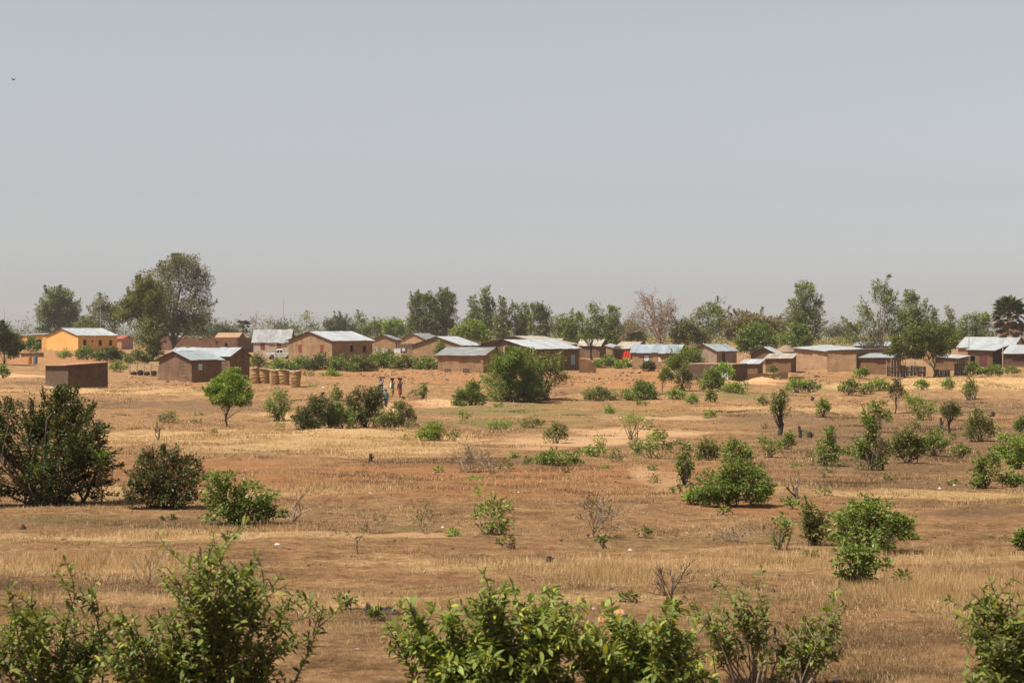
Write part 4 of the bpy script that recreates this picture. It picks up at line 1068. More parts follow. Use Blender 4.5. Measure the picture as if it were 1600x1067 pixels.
shrub('village_shrub', 'small dark tree-like shrub against the tan gable house wall', 678, 702, 534, 562, 'lf_mid', 3, seed=117, d=315, group=VG)
shrub('village_shrub', 'bright low shrub in front of the tallest hedge shrub', 501, 535, 577, 597, 'lf_green', 2.2, seed=118, d=252, group=VG)
shrub('village_shrub', 'green shrub row right of the sunlit wall beside the blue windowed house', 926, 966, 556, 575, 'lf_mid', 3.6, seed=119, d=290, group=VG)
shrub('village_shrub', 'green shrub before the house with the red cloth', 962, 990, 560, 578, 'lf_green', 3, seed=120, d=288, group=VG)
shrub('village_shrub', 'small dark bush before the blue roofed house wall', 1001, 1024, 564, 581, 'lf_dark', 4, seed=121, d=268, group=VG)
shrub('village_shrub', 'tall green bush hiding the right end of the blue roofed house', 1040, 1102, 543, 588, 'lf_mid', 3.8, seed=122, d=255, n_lobes=5, group=VG)
tree('young_tree', 'young slender tree in front of the bush at the blue roofed house', 1030, 1052, 572, 614, 'lf_mid', 2.6, n_lobes=3, trunk=(1035, .06), crown_y=600, seed=123, d=205, group=VG)
shrub('village_shrub', 'feathery olive shrub left of the mud enclosure', 1054, 1082, 566, 612, 'lf_olive', 2.6, seed=124, d=208, n_lobes=4, group=VG)
tree('bright_sapling', 'bright yellow green sapling leaning before the mud enclosure', 1118, 1146, 566, 608, 'lf_bright', 2.6, n_lobes=3, trunk=(1118, .07), crown_y=592, seed=125, d=212, bark='bark_pale')
shrub('village_shrub', 'round green shrub at the foot of the bright sapling', 1090, 1132, 574, 614, 'lf_mid', 3.6, seed=126, d=206, group=VG)
shrub('village_shrub', 'low green shrubs right of the sapling below the enclosure corner', 1128, 1166, 596, 616, 'lf_green', 2.4, seed=127, d=203, group=VG)
shrub('village_shrub', 'compact green bush against the orange mud hut', 1334, 1358, 574, 589, 'lf_green', 4, seed=128, d=244, group=VG)
shrub('village_shrub', 'green shrub below the maroon door house', 1508, 1532, 566, 586, 'lf_mid', 4, seed=129, d=246, group=VG)
shrub('village_shrub', 'low green shrub right of the maroon doors', 1530, 1566, 570, 587, 'lf_mid', 3.4, seed=130, d=246, group=VG)
shrub('village_shrub', 'low green shrub at the right edge under the edge house', 1568, 1592, 573, 584, 'lf_mid', 3, seed=131, d=250, group=VG)
shrub('dusty_bush', 'dusty bush against the flat roofed hut wall', 1200, 1216, 572, 582, 'lf_olive', 3, seed=132, d=255, group=VG)

# ---- shrubs of the middle field
MG = 'green shrubs scattered over the field'
shrub('big_bush', 'big bright green bush in front of the dull roofed hut, touching the leaning bush', 756, 846, 545, 630, 'lf_mid', 5, [(-.2, .55, .3, .34), (.15, .62, .32, .34), (-.02, .8, .24, .19), (.25, .36, .24, .32), (-.25, .28, .22, .28), (.02, .22, .36, .24)], seed=140, d=185, stems=9)
shrub('leaning_bush', 'darker olive bush leaning right before the blue windowed house', 800, 895, 548, 628, 'lf_olive', 3.8, [(-.25, .5, .22, .36), (-.05, .62, .24, .3), (.2, .70, .22, .2), (.4, .55, .12, .2), (-.2, .2, .22, .2), (.05, .30, .2, .24), (.3, .48, .12, .12)], seed=141, d=189, stems=8)
shrub('round_bush', 'round dark green bush just left of the big bright bush', 709, 757, 591, 639, 'lf_mid', 5, DOME, seed=142, d=176)
tree('field_tree', 'round headed small tree with bare trunk standing in the field', 321, 395, 577, 666, 'lf_green', 6.5, [(-.12, .66, .28, .22), (.2, .68, .27, .2), (.05, .82, .28, .17), (-.26, .55, .2, .14), (.3, .5, .18, .14), (.02, .5, .3, .14), (-.4, .62, .1, .06)], trunk=(355, .075), crown_y=641, seed=143, bark='bark', limbs=14, shoots=.03, clump=.13)
shrub('feathery_shrub', 'feathery green shrub right of the round headed small tree', 412, 460, 607, 657, 'lf_mid', 3.0, TALL, seed=144, group=MG)
shrub('thicket_shrub', 'dark rounded shrub at the left end of the thicket near the people', 461, 524, 616, 671, 'lf_dark', 4.6, DOME, seed=145, group=MG)
shrub('thicket_shrub', 'green middle shrub of the thicket near the people', 508, 556, 628, 670, 'lf_mid', 4, seed=146, group=MG)
shrub('thicket_shrub', 'tall dark shrub of the thicket, just left of the walking people', 538, 604, 603, 668, 'lf_dark', 4.4, [(-.25, .7, .2, .28), (.15, .72, .26, .24), (0, .45, .36, .3), (.28, .4, .2, .3), (-.22, .25, .22, .24)], seed=147, group=MG)
shrub('thicket_shrub', 'low green shrub in front of the walking people, right end of the thicket', 584, 646, 622, 669, 'lf_olive', 4.2, [(-.15, .35, .34, .34), (.22, .4, .28, .36), (.2, .72, .18, .24), (-.3, .25, .2, .22)], seed=148, group=MG)
shrub('slender_shrub', 'slender feathery shrub behind the thicket', 514, 536, 600, 632, 'lf_mid', 3, TALL, seed=149, d=188, group=MG)
shrub('lone_shrub', 'small feathery shrub right of the walking people, left of the round dark bush', 652, 670, 598, 622, 'lf_mid', 3, TALL, seed=150, group=MG)
shrub('small_bush', 'small round green bush right of the thicket, at the edge of the straw strip', 650, 693, 659, 687, 'lf_green', 4, DOME, seed=151, group=MG)
shrub('low_bush', 'low wide green bush with a small twin beside it in the centre of the field', 836, 908, 701, 728, 'lf_mid', 4.4, [(-.25, .45, .24, .42), (-.05, .5, .2, .42), (.3, .35, .18, .35), (.42, .3, .1, .26)], seed=152, group=MG)
shrub('leafy_bush', 'small bright leafy bush beside the pale track', 914, 951, 682, 715, 'lf_green', 2.8, [(.15, .72, .3, .26), (-.25, .35, .24, .26), (.1, .4, .24, .26)], seed=153, group=MG)
shrub('spreading_bush', 'spreading open green bush just right of the pale track', 989, 1050, 671, 718, 'lf_mid', 2.6, [(-.32, .3, .18, .26), (0, .4, .2, .22), (.2, .75, .16, .22), (.36, .42, .18, .16), (-.12, .58, .14, .16)], seed=154, group=MG)
shrub('stemmy_bush', 'bush with thin leafy top on visible stems beyond the pale track', 966, 1008, 644, 687, 'lf_green', 2.0, [(-.12, .68, .24, .2), (.25, .72, .22, .18), (-.3, .6, .16, .14), (.05, .8, .16, .16)], seed=155, group=MG)
shrub('pale_bush', 'pale sparse bush left of the pale track', 852, 888, 660, 692, 'lf_olive', 2.0, seed=156, group=MG)
shrub('compact_bush', 'compact dark green bush in front of the blue roofed house', 975, 1028, 595, 626, 'lf_mid', 5, DOME, seed=157, group=MG)
shrub('straggly_bush', 'straggly olive bushes left of the compact dark bush', 910, 968, 604, 628, 'lf_olive', 2.8, n_lobes=5, seed=158, group=MG)
shrub('low_bush', 'low yellow green bush between the compact bush and the sapling', 1042, 1074, 606, 625, 'lf_green', 2.6, seed=159, group=MG)
shrub('low_bush', 'tiny green bush below the sapling, left one of two', 1070, 1092, 616, 630, 'lf_green', 3.2, seed=160, group=MG)
shrub('low_bush', 'tiny darker bush below the sapling, right one of two', 1104, 1120, 610, 629, 'lf_mid', 3.4, seed=161, group=MG)
shrub('ground_shrub', 'pale low shrub on the green strip left of the pale track', 760, 800, 656, 671, 'lf_green', 1.8, seed=162, group=MG)
shrub('ground_shrub', 'pale low shrub on the green strip, below the leaning bush', 808, 850, 650, 668, 'lf_olive', 1.6, seed=163, group=MG)
shrub('ground_shrub', 'small bright shrub on the green strip below the straggly bushes', 944, 960, 634, 648, 'lf_green', 2.6, seed=164, group=MG)
shrub('dome_bush', 'large dome shaped green bush with dense fine foliage right of centre', 1090, 1202, 713, 788, 'lf_mid', 5.2, DOME, seed=165, real=.06, clump=.13)
shrub('low_bush', 'low green bush at the left foot of the large dome bush', 1069, 1102, 762, 786, 'lf_green', 3.6, seed=166, group=MG)
shrub('tall_bush', 'narrow dark bush left above the large dome bush', 1054, 1086, 689, 757, 'lf_mid', 3.0, TALL, seed=167, group=MG)
shrub('sparse_bush', 'sparse bush behind the large dome bush, left one of two', 1086, 1128, 685, 722, 'lf_olive', 2.6, seed=168, group=MG)
shrub('sparse_bush', 'sparse bush rising directly behind the large dome bush', 1128, 1176, 683, 726, 'lf_mid', 2.6, seed=169, group=MG)
shrub('open_bush', 'open leafy bush right of the dome bush behind the bare dry sapling', 1182, 1222, 676, 715, 'lf_mid', 2.6, [(-.2, .6, .22, .3), (.2, .45, .24, .26), (-.05, .3, .24, .24)], seed=170, group=MG)
tree('scorched_tree', 'small scorched tree with black trunk in the burnt patch', 1200, 1238, 610, 682, 'lf_olive', 2.6, [(-.1, .78, .3, .2), (.2, .66, .26, .2), (-.2, .6, .2, .16), (.1, .88, .18, .1)], trunk=(1220, .14), crown_y=655, seed=171, bark='bark_dark', limbs=18)
shrub('low_bush', 'small green bush right beside the scorched tree', 1221, 1242, 673, 701, 'lf_green', 2.6, seed=172, group=MG)
shrub('upright_bush', 'upright green bush left of the largest bush cluster on the burnt patch', 1271, 1316, 664, 728, 'lf_mid', 3.6, [(0, .3, .4, .28), (.05, .62, .26, .22), (-.02, .85, .18, .14), (-.2, .45, .2, .2)], seed=173, group=MG)
shrub('stacked_bush', 'tall two tiered green bush in the burnt patch', 1334, 1402, 628, 734, 'lf_mid', 3.8, [(0, .22, .42, .22), (.1, .5, .26, .18), (-.12, .68, .22, .12), (.12, .82, .24, .1), (-.2, .38, .2, .16), (-.05, .93, .16, .07)], seed=174, group=MG)
shrub('side_bush', 'feathery bush right of the two tiered bush', 1394, 1444, 668, 722, 'lf_olive', 3.4, n_lobes=4, seed=175, group=MG)
shrub('side_bush', 'smaller airy bush at the right end of the burnt patch cluster', 1438, 1480, 668, 710, 'lf_mid', 2.4, n_lobes=4, seed=176, group=MG)
tree('crooked_sapling', 'crooked dark stemmed sapling right of the two tiered bush', 1472, 1502, 624, 678, 'lf_olive', 2.6, n_lobes=3, trunk=(1483, .07), crown_y=655, seed=177, bark='bark_dark', group=MG)
shrub('bright_bush', 'bright green straggling bush above the side bushes', 1410, 1466, 609, 660, 'lf_green', 2.6, [(-.3, .72, .2, .2), (-.1, .62, .22, .18), (.2, .5, .22, .2), (.1, .25, .24, .2), (.36, .58, .12, .14)], seed=178, group=MG)
shrub('light_bush', 'light yellow green bush near the right edge above the dark paired bushes', 1506, 1553, 637, 690, 'lf_olive', 2.6, n_lobes=4, seed=179, group=MG)
shrub('paired_bush', 'dark narrow bush near the right edge, left one of a pair', 1514, 1560, 703, 760, 'lf_mid', 4, [(-.1, .3, .36, .3), (.15, .55, .3, .28), (.28, .78, .2, .2), (-.1, .62, .22, .2)], seed=180, group=MG)
shrub('paired_bush', 'green bush cut by the right edge above the field track', 1556, 1612, 668, 732, 'lf_green', 3.4, [(-.1, .5, .34, .3), (.25, .5, .3, .4), (-.3, .4, .18, .2), (.05, .2, .36, .2), (-.3, .8, .1, .16)], seed=181, group=MG)
shrub('low_bush', 'low bush at the right edge below the green cut off bush', 1556, 1606, 738, 760, 'lf_mid', 2.8, seed=182, group=MG)
shrub('edge_bush', 'dark little bush at the right edge beside the light bush', 1584, 1610, 648, 676, 'lf_mid', 3.4, seed=183, group=MG)
shrub('low_bush', 'small bush between the light bush and the burnt patch cluster', 1488, 1514, 692, 714, 'lf_mid', 2.2, seed=184, group=MG)
shrub('edge_bush', 'small dark bush cut by the right edge below the straw strip', 1587, 1612, 828, 860, 'lf_mid', 4, seed=185, group=MG)
shrub('far_shrub', 'green shrub row below the flat roofed hut, left part', 1228, 1262, 592, 612, 'lf_green', 2.8, seed=186, group=MG)
shrub('far_shrub', 'green shrub row below the long peach building, right part', 1258, 1284, 594, 612, 'lf_mid', 2.6, seed=187, group=MG)
shrub('far_shrub', 'feathery shrub below the grey brown block', 1312, 1344, 589, 618, 'lf_mid', 2.4, seed=188, group=MG)
shrub('far_shrub', 'low green shrub below the orange mud hut', 1354, 1390, 590, 611, 'lf_green', 2.8, seed=189, group=MG)
tree('dry_sapling', 'thin brownish sapling below the stick fence', 1388, 1414, 594, 646, 'lf_brown', 2.2, n_lobes=3, trunk=(1400, .06), crown_y=625, seed=190, bark='bark_dark', group=MG)
shrub('far_shrub', 'green shrub below the hut behind the dense dark tree', 1502, 1530, 588, 625, 'lf_mid', 2.8, TALL, seed=191, group=MG)
shrub('far_shrub', 'small bright shrub below the dense dark tree', 1430, 1452, 592, 608, 'lf_green', 2.6, seed=192, group=MG)
shrub('far_shrub', 'small green shrub right below the hut behind the dense tree', 1470, 1494, 590, 610, 'lf_green', 2.2, seed=193, group=MG)
shrub('far_shrub', 'small green shrub between the scorched tree and the upright bush', 1276, 1298, 622, 650, 'lf_green', 2.8, seed=194, group=MG)
shrub('far_shrub', 'tiny shrub on the bare slope left of the scorched tree', 1098, 1120, 638, 656, 'lf_green', 1.6, seed=195, group=MG)
shrub('far_shrub', 'tiny shrub behind the scorched tree beside the shrub row', 1182, 1204, 618, 634, 'lf_olive', 1.8, seed=196, group=MG)
shrub('far_shrub', 'olive shrub just above the two tiered bush', 1340, 1366, 600, 616, 'lf_olive', 2.0, seed=197, group=MG)
shrub('far_shrub', 'small bright green shrub left of the dark mud hut at the left edge', -6, 14, 570, 590, 'lf_green', 3.6, seed=198, d=225, group=MG)
shrub('tiny_weed', 'tiny green weed left of the low twin bush', 794, 814, 706, 717, 'lf_green', 2, seed=199, group=MG)
shrub('tiny_weed', 'tiny green weed at the foot of the low twin bush', 818, 834, 712, 724, 'lf_mid', 2, seed=200, group=MG)
shrub('grassy_weed', 'grassy green weed patch left of the big left bush base', 245, 280, 642, 660, 'lf_olive', 1.6, seed=201, group=MG)

# tiny sprigs and weeds between the shrubs, each beside a plant or house one can find
LAND = [('the large dome shaped bush', 1090, 1202, 788), ('the two tiered bush on the burnt patch', 1334, 1402, 734), ('the scorched black trunked tree', 1200, 1238, 682), ('the upright green bush of the burnt patch', 1271, 1316, 728),
        ('the light bush near the right edge', 1506, 1553, 690), ('the crooked dark sapling', 1472, 1502, 678), ('the bright straggling bush', 1410, 1466, 660), ('the dark narrow bush near the right edge', 1514, 1560, 760), ('the low twin bush', 836, 908, 728),
        ('the spreading bush by the pale track', 989, 1050, 718), ('the bright leafy bush by the pale track', 914, 951, 715), ('the stemmy bush beyond the pale track', 966, 1008, 687), ('the compact bush before the blue roofed house', 975, 1028, 626), ('the round dark bush beside the big bright bush', 709, 757, 639),
        ('the small round bush at the straw strip', 650, 693, 687), ('the yellow green plant in mid field', 735, 800, 833), ('the large twiggy dry shrub', 884, 968, 836), ('the russet tinged bush', 193, 322, 797), ('the two lobed bush', 313, 434, 820), ('the wide dense bush', 1288, 1424, 866),
        ('the compact glossy bush', 1298, 1374, 912), ('the round headed small tree', 321, 395, 666), ('the feathery shrub near the small tree', 412, 460, 657), ('the grey dry shrub in mid field', 698, 758, 738), ('the bare dead sapling', 1228, 1258, 778), ('the narrow dark bush above the dome bush', 1054, 1086, 757),
        ('the dark bare stems in tall grass', 1010, 1082, 938), ('the dark upturned clods', 560, 595, 952), ('the straw granaries', 392, 470, 603), ('the walking people', 590, 630, 625), ('the tiny shed', 1157, 1192, 592), ('the thin brownish sapling', 1388, 1414, 646)]
_r = random.Random(12)
_n = 0
for ph, lx0, lx1, lyb in LAND:
    for word in _r.sample(['just left of', 'just right of', 'in front of', 'behind'], 3 if lyb < 800 else 2):
        k = 1 + (lyb - 600) / 500
        cx, yb = .5 * (lx0 + lx1), lyb
        if 'left' in word: cx, yb = lx0 - _r.uniform(10, 26) * k, lyb - _r.uniform(-3, 4) * k
        elif 'right' in word: cx, yb = lx1 + _r.uniform(10, 26) * k, lyb - _r.uniform(-3, 4) * k
        elif 'front' in word: cx, yb = cx + _r.uniform(-.4, .4) * (lx1 - lx0), lyb + _r.uniform(8, 16) * k
        else: cx, yb = _r.choice((lx0 - 8, lx1 + 8)) + _r.uniform(-6, 6), lyb - _r.uniform(10, 16) * k
        yb = max(yb, 589)
        w = _r.uniform(9, 24) * (1 + (yb - 600) / 800); h = w * _r.uniform(.3, .85)
        lfn, cw = _r.choice((('lf_green', 'green'), ('lf_mid', 'dark green'), ('lf_olive', 'olive'), ('lf_olive', 'olive')))
        shrub('weed_sprig', 'tiny %s weed sprig %s %s' % (cw, word, ph), cx - w / 2, cx + w / 2, yb - h, yb, lfn, _r.uniform(1.1, 2.2), n_lobes=2, seed=500 + _n, group='small weeds scattered over the field', stems=4, limbs=7, shoots=.35, bark='twig')
        _n += 1

# ---- nearer bushes
shrub('big_left_bush', 'big dark bush with many stems at the left edge', -40, 178, 606, 790, 'lf_dark', 4.6, BUSH_BIG, seed=210, real=.075, clump=.10, stems=16, limbs=60, bark='bark', shoots=.3, max_leaves=30000)
shrub('bright_sprig', 'bright green sprig low on the right side of the big left bush', 138, 178, 696, 760, 'lf_bright', 2.2, [(0, .75, .36, .2), (-.1, .5, .3, .14)], seed=211, d=45, real=.06, stems=3, limbs=8)
shrub('russet_bush', 'dark russet tinged bush between the big left bush and the two lobed bush', 193, 322, 699, 797, 'lf_reddish', 4.4, [(-.1, .6, .3, .34), (.15, .7, .26, .26), (-.2, .8, .16, .18), (.3, .42, .2, .28), (-.25, .35, .2, .3), (.05, .3, .3, .28)], seed=212, real=.07, clump=.12, stems=10, limbs=34)
shrub('two_lobed_bush', 'two lobed bush, tall left lobe and low leafy right lobe', 313, 434, 726, 820, 'lf_mid', 4.2, [(-.22, .78, .16, .2), (-.25, .45, .18, .3), (-.1, .3, .2, .28), (.2, .36, .24, .34), (.36, .28, .14, .26), (.1, .6, .12, .14), (-.42, .12, .07, .1)], seed=213, real=.075, clump=.12, stems=10, limbs=34)
shrub('wide_bush', 'wide dense bush on the right half of the field', 1288, 1424, 778, 866, 'lf_mid', 4.4, [(-.25, .5, .22, .34), (.05, .6, .26, .36), (.28, .56, .22, .34), (0, .3, .36, .28), (.02, .84, .18, .15), (.4, .5, .1, .24)], seed=214, real=.07, clump=.12, stems=12, limbs=36)
shrub('middle_bush', 'upright bush joined to the left of the wide dense bush', 1243, 1296, 779, 852, 'lf_olive', 3.4, [(-.1, .72, .32, .26), (.15, .5, .32, .28), (.1, .28, .36, .24), (-.25, .5, .2, .2)], seed=215, real=.07, clump=.14, stems=8, limbs=24)
shrub('open_stem_bush', 'small open bush with bent stems left of the wide bush', 1203, 1242, 800, 858, 'lf_mid', 2.4, [(-.1, .75, .34, .22), (.1, .6, .3, .18), (-.15, .25, .24, .2)], seed=216, real=.07, stems=5, limbs=12)
shrub('front_bush', 'compact glossy bush just in front of the wide bush', 1298, 1374, 843, 912, 'lf_mid', 3.6, [(-.2, .75, .18, .22), (0, .45, .34, .36), (.25, .5, .24, .3), (-.38, .5, .1, .1), (.05, .2, .36, .2)], seed=217, real=.085, clump=.15, stems=8, limbs=26)
shrub('leafy_plant', 'small yellow green plant with loose leafy stems in the centre of the field', 735, 800, 764, 833, 'lf_green', 2.2, [(-.38, .85, .12, .14), (.08, .82, .14, .18), (-.2, .5, .2, .16), (.15, .5, .22, .26), (.2, .2, .26, .2), (.38, .6, .1, .14), (-.12, .2, .2, .14)], seed=218, real=.085, clump=.13, stems=6, limbs=18, bark='twig')

# ---- dry, nearly leafless shrubs and dead stems
DG = 'dry leafless shrubs in the field'
bare_tree('dry_shrub', 'grey dry shrub left of the low twin bush in mid field', 'dry shrub', 698, 758, 692, 738, seed=31, levels=4, kids=3, mat='twig', trunk_r=.03, minr=.007, leaf='lf_dry', n_leaves=400, spread=.55, main=8, trunk_h=.12, group=DG)
bare_tree('dry_shrub', 'small grey dry shrub touching the larger dry one, on its right', 'dry shrub', 745, 792, 704, 740, seed=32, levels=3, kids=4, mat='twig', trunk_r=.02, minr=.007, leaf='lf_dry', n_leaves=200, spread=.6, main=6, trunk_h=.15, group=DG)
bare_tree('dry_shrub', 'large twiggy dry shrub in the open field right of the yellow green plant', 'dry shrub', 884, 968, 774, 836, seed=33, levels=4, kids=3, mat='twig', trunk_r=.02, minr=.005, leaf='lf_olive', n_leaves=260, spread=.5, main=9, trunk_h=.15, group=DG)
bare_tree('dry_shrub', 'thin dry plant with few leaves left of the yellow green plant', 'dry shrub', 640, 682, 786, 832, seed=34, levels=3, kids=3, mat='twig', trunk_r=.012, minr=.005, leaf='lf_olive', n_leaves=160, spread=.5, main=5, trunk_h=.3, group=DG)
bare_tree('dry_shrub', 'low grey dry shrub left of the thin dry plant', 'dry shrub', 548, 604, 800, 833, seed=35, levels=3, kids=4, mat='twig', trunk_r=.012, minr=.004, leaf='lf_olive', n_leaves=140, spread=.7, main=7, trunk_h=.15, group=DG)
bare_tree('dry_shrub', 'dead upright stems right of the two lobed bush', 'dry shrub', 436, 480, 768, 816, seed=36, levels=2, kids=3, mat='twig', trunk_r=.028, minr=.012, leaf='lf_dry', n_leaves=60, spread=.35, main=4, trunk_h=.3, group=DG)
bare_tree('dead_sapling', 'bare forked dead sapling right of the large dome bush', 'dead sapling', 1228, 1258, 738, 778, seed=37, levels=2, kids=2, mat='bark', trunk_r=.055, minr=.012, spread=.5, main=4, trunk_h=.45)
bare_tree('dry_shrub', 'dark bare branching stems in the tall dry grass right of centre', 'dry shrub', 1010, 1082, 872, 938, seed=38, levels=3, kids=3, mat='bark', trunk_r=.016, minr=.005, spread=.5, main=7, trunk_h=.2, group=DG)
bare_tree('dry_shrub', 'tiny dead stem with yellow leaves left of centre in the open field', 'dry shrub', 548, 570, 834, 866, seed=39, levels=2, kids=2, mat='bark', trunk_r=.014, minr=.006, leaf='lf_olive', n_leaves=30, spread=.4, main=3, trunk_h=.5, group=DG)
bare_tree('dry_shrub', 'low dry grey shrub left of the small open bush with bent stems', 'dry shrub', 1110, 1190, 812, 848, seed=40, levels=3, kids=4, mat='twig', trunk_r=.012, minr=.004, leaf='lf_dry', n_leaves=160, spread=.8, main=8, trunk_h=.15, group=DG)
bare_tree('dry_shrub', 'thin bare stems in the straw in front of the left straw band', 'dry shrub', 200, 262, 852, 925, seed=41, levels=3, kids=3, mat='twig', trunk_r=.008, minr=.003, spread=.45, main=7, trunk_h=.25, group=DG)
bare_tree('dry_shrub', 'lone bare stem left of the round headed tree', 'dry shrub', 236, 258, 660, 690, seed=42, levels=2, kids=3, mat='bark', trunk_r=.05, minr=.015, leaf='lf_olive', n_leaves=40, spread=.4, main=3, trunk_h=.4, group=DG)
bare_tree('dry_shrub', 'thin dry stems by the right foreground plants', 'dry shrub', 1196, 1216, 990, 1050, seed=43, levels=2, kids=3, mat='twig', trunk_r=.007, minr=.003, spread=.3, main=4, trunk_h=.4, group=DG)

def stump(name, label, px, yt, yb, w, mat='bark_dark', seed=1):
    rg = random.Random(seed)
    d = depth_of(yb); s = F / d; H = (yb - yt) / s; r = w / s / 2
    p = gp(px, yb)
    mb = MB()
    mb.tube([(0, 0, -.1), (rg.uniform(-.1, .1) * H, 0, H * .4), (rg.uniform(-.15, .15) * H, 0, H)], [r * 1.2, r, r * .75], 7)
    mb.tube([(0, 0, H * .35), (r * 1.1, 0, H * .55), (r * 1.5, .02, H * .72)], [r * .5, r * .4, r * .25], 5)
    for k in range(3):
        a = rg.uniform(0, 6.28)
        mb.tube([(0, 0, .03), (math.cos(a) * r * 1.6, math.sin(a) * r * 1.6, -.06)], [r * .5, r * .25], 5)
    return mb.build(name, M[mat], None, p, smooth=False), tag
for nm, lb, *a in (('tree_stump', 'dark tree stump on the straw strip left of centre', 580, 709, 722, 6),
                   ('tree_stump', 'short charred stump right of the scorched tree, taller one', 1250, 668, 688, 5), ('tree_stump', 'blackened stump on the burnt patch, broad one', 1265, 675, 686, 9),
                   ('tree_stump', 'thin charred post on the burnt patch beside the crooked sapling', 1471, 655, 674, 5), ('tree_stump', 'tiny dark stump on the upper field right of the scorched tree', 1269, 618, 625, 5),
                   ('tree_stump', 'dark stump near the right edge above the cut off bush', 1550, 642, 652, 7), ('tree_stump', 'short dark stump on the lower field right of centre', 858, 867, 877, 10)):
    o, _ = stump(nm, lb, *a, seed=hash(lb) % 1000 if False else len(lb)); tag(o, lb, 'stump')

# ------------------------------------------------------------------ foreground shrubs with separate leaves
def big_leaf(name, ln, wd, curl, mat):
    mb = MB()
    prof = [(0, .12), (.25, .78), (.55, 1.0), (.85, .5)]
    c, l, r = [], [], []
    for t, w in prof:
        z = -curl * t * t * ln
        c.append((t * ln, 0, z - .0)); l.append((t * ln, w * wd / 2, z + .16 * w * wd)); r.append((t * ln, -w * wd / 2, z + .16 * w * wd))
    tip = (ln, 0, -curl * ln)
    V = c + l + r + [tip]; n = len(prof); Fc = []
    for i in range(n - 1):
        Fc += [(i, i + 1, n + i + 1, n + i), (i + 1, i, 2 * n + i, 2 * n + i + 1)]
    Fc += [(n - 1, 3 * n, 2 * n - 1), (3 * n, n - 1, 3 * n - 1)]
    mb.add(V, Fc)
    me = mb.mesh(name, True); me.materials.append(mat)
    return me

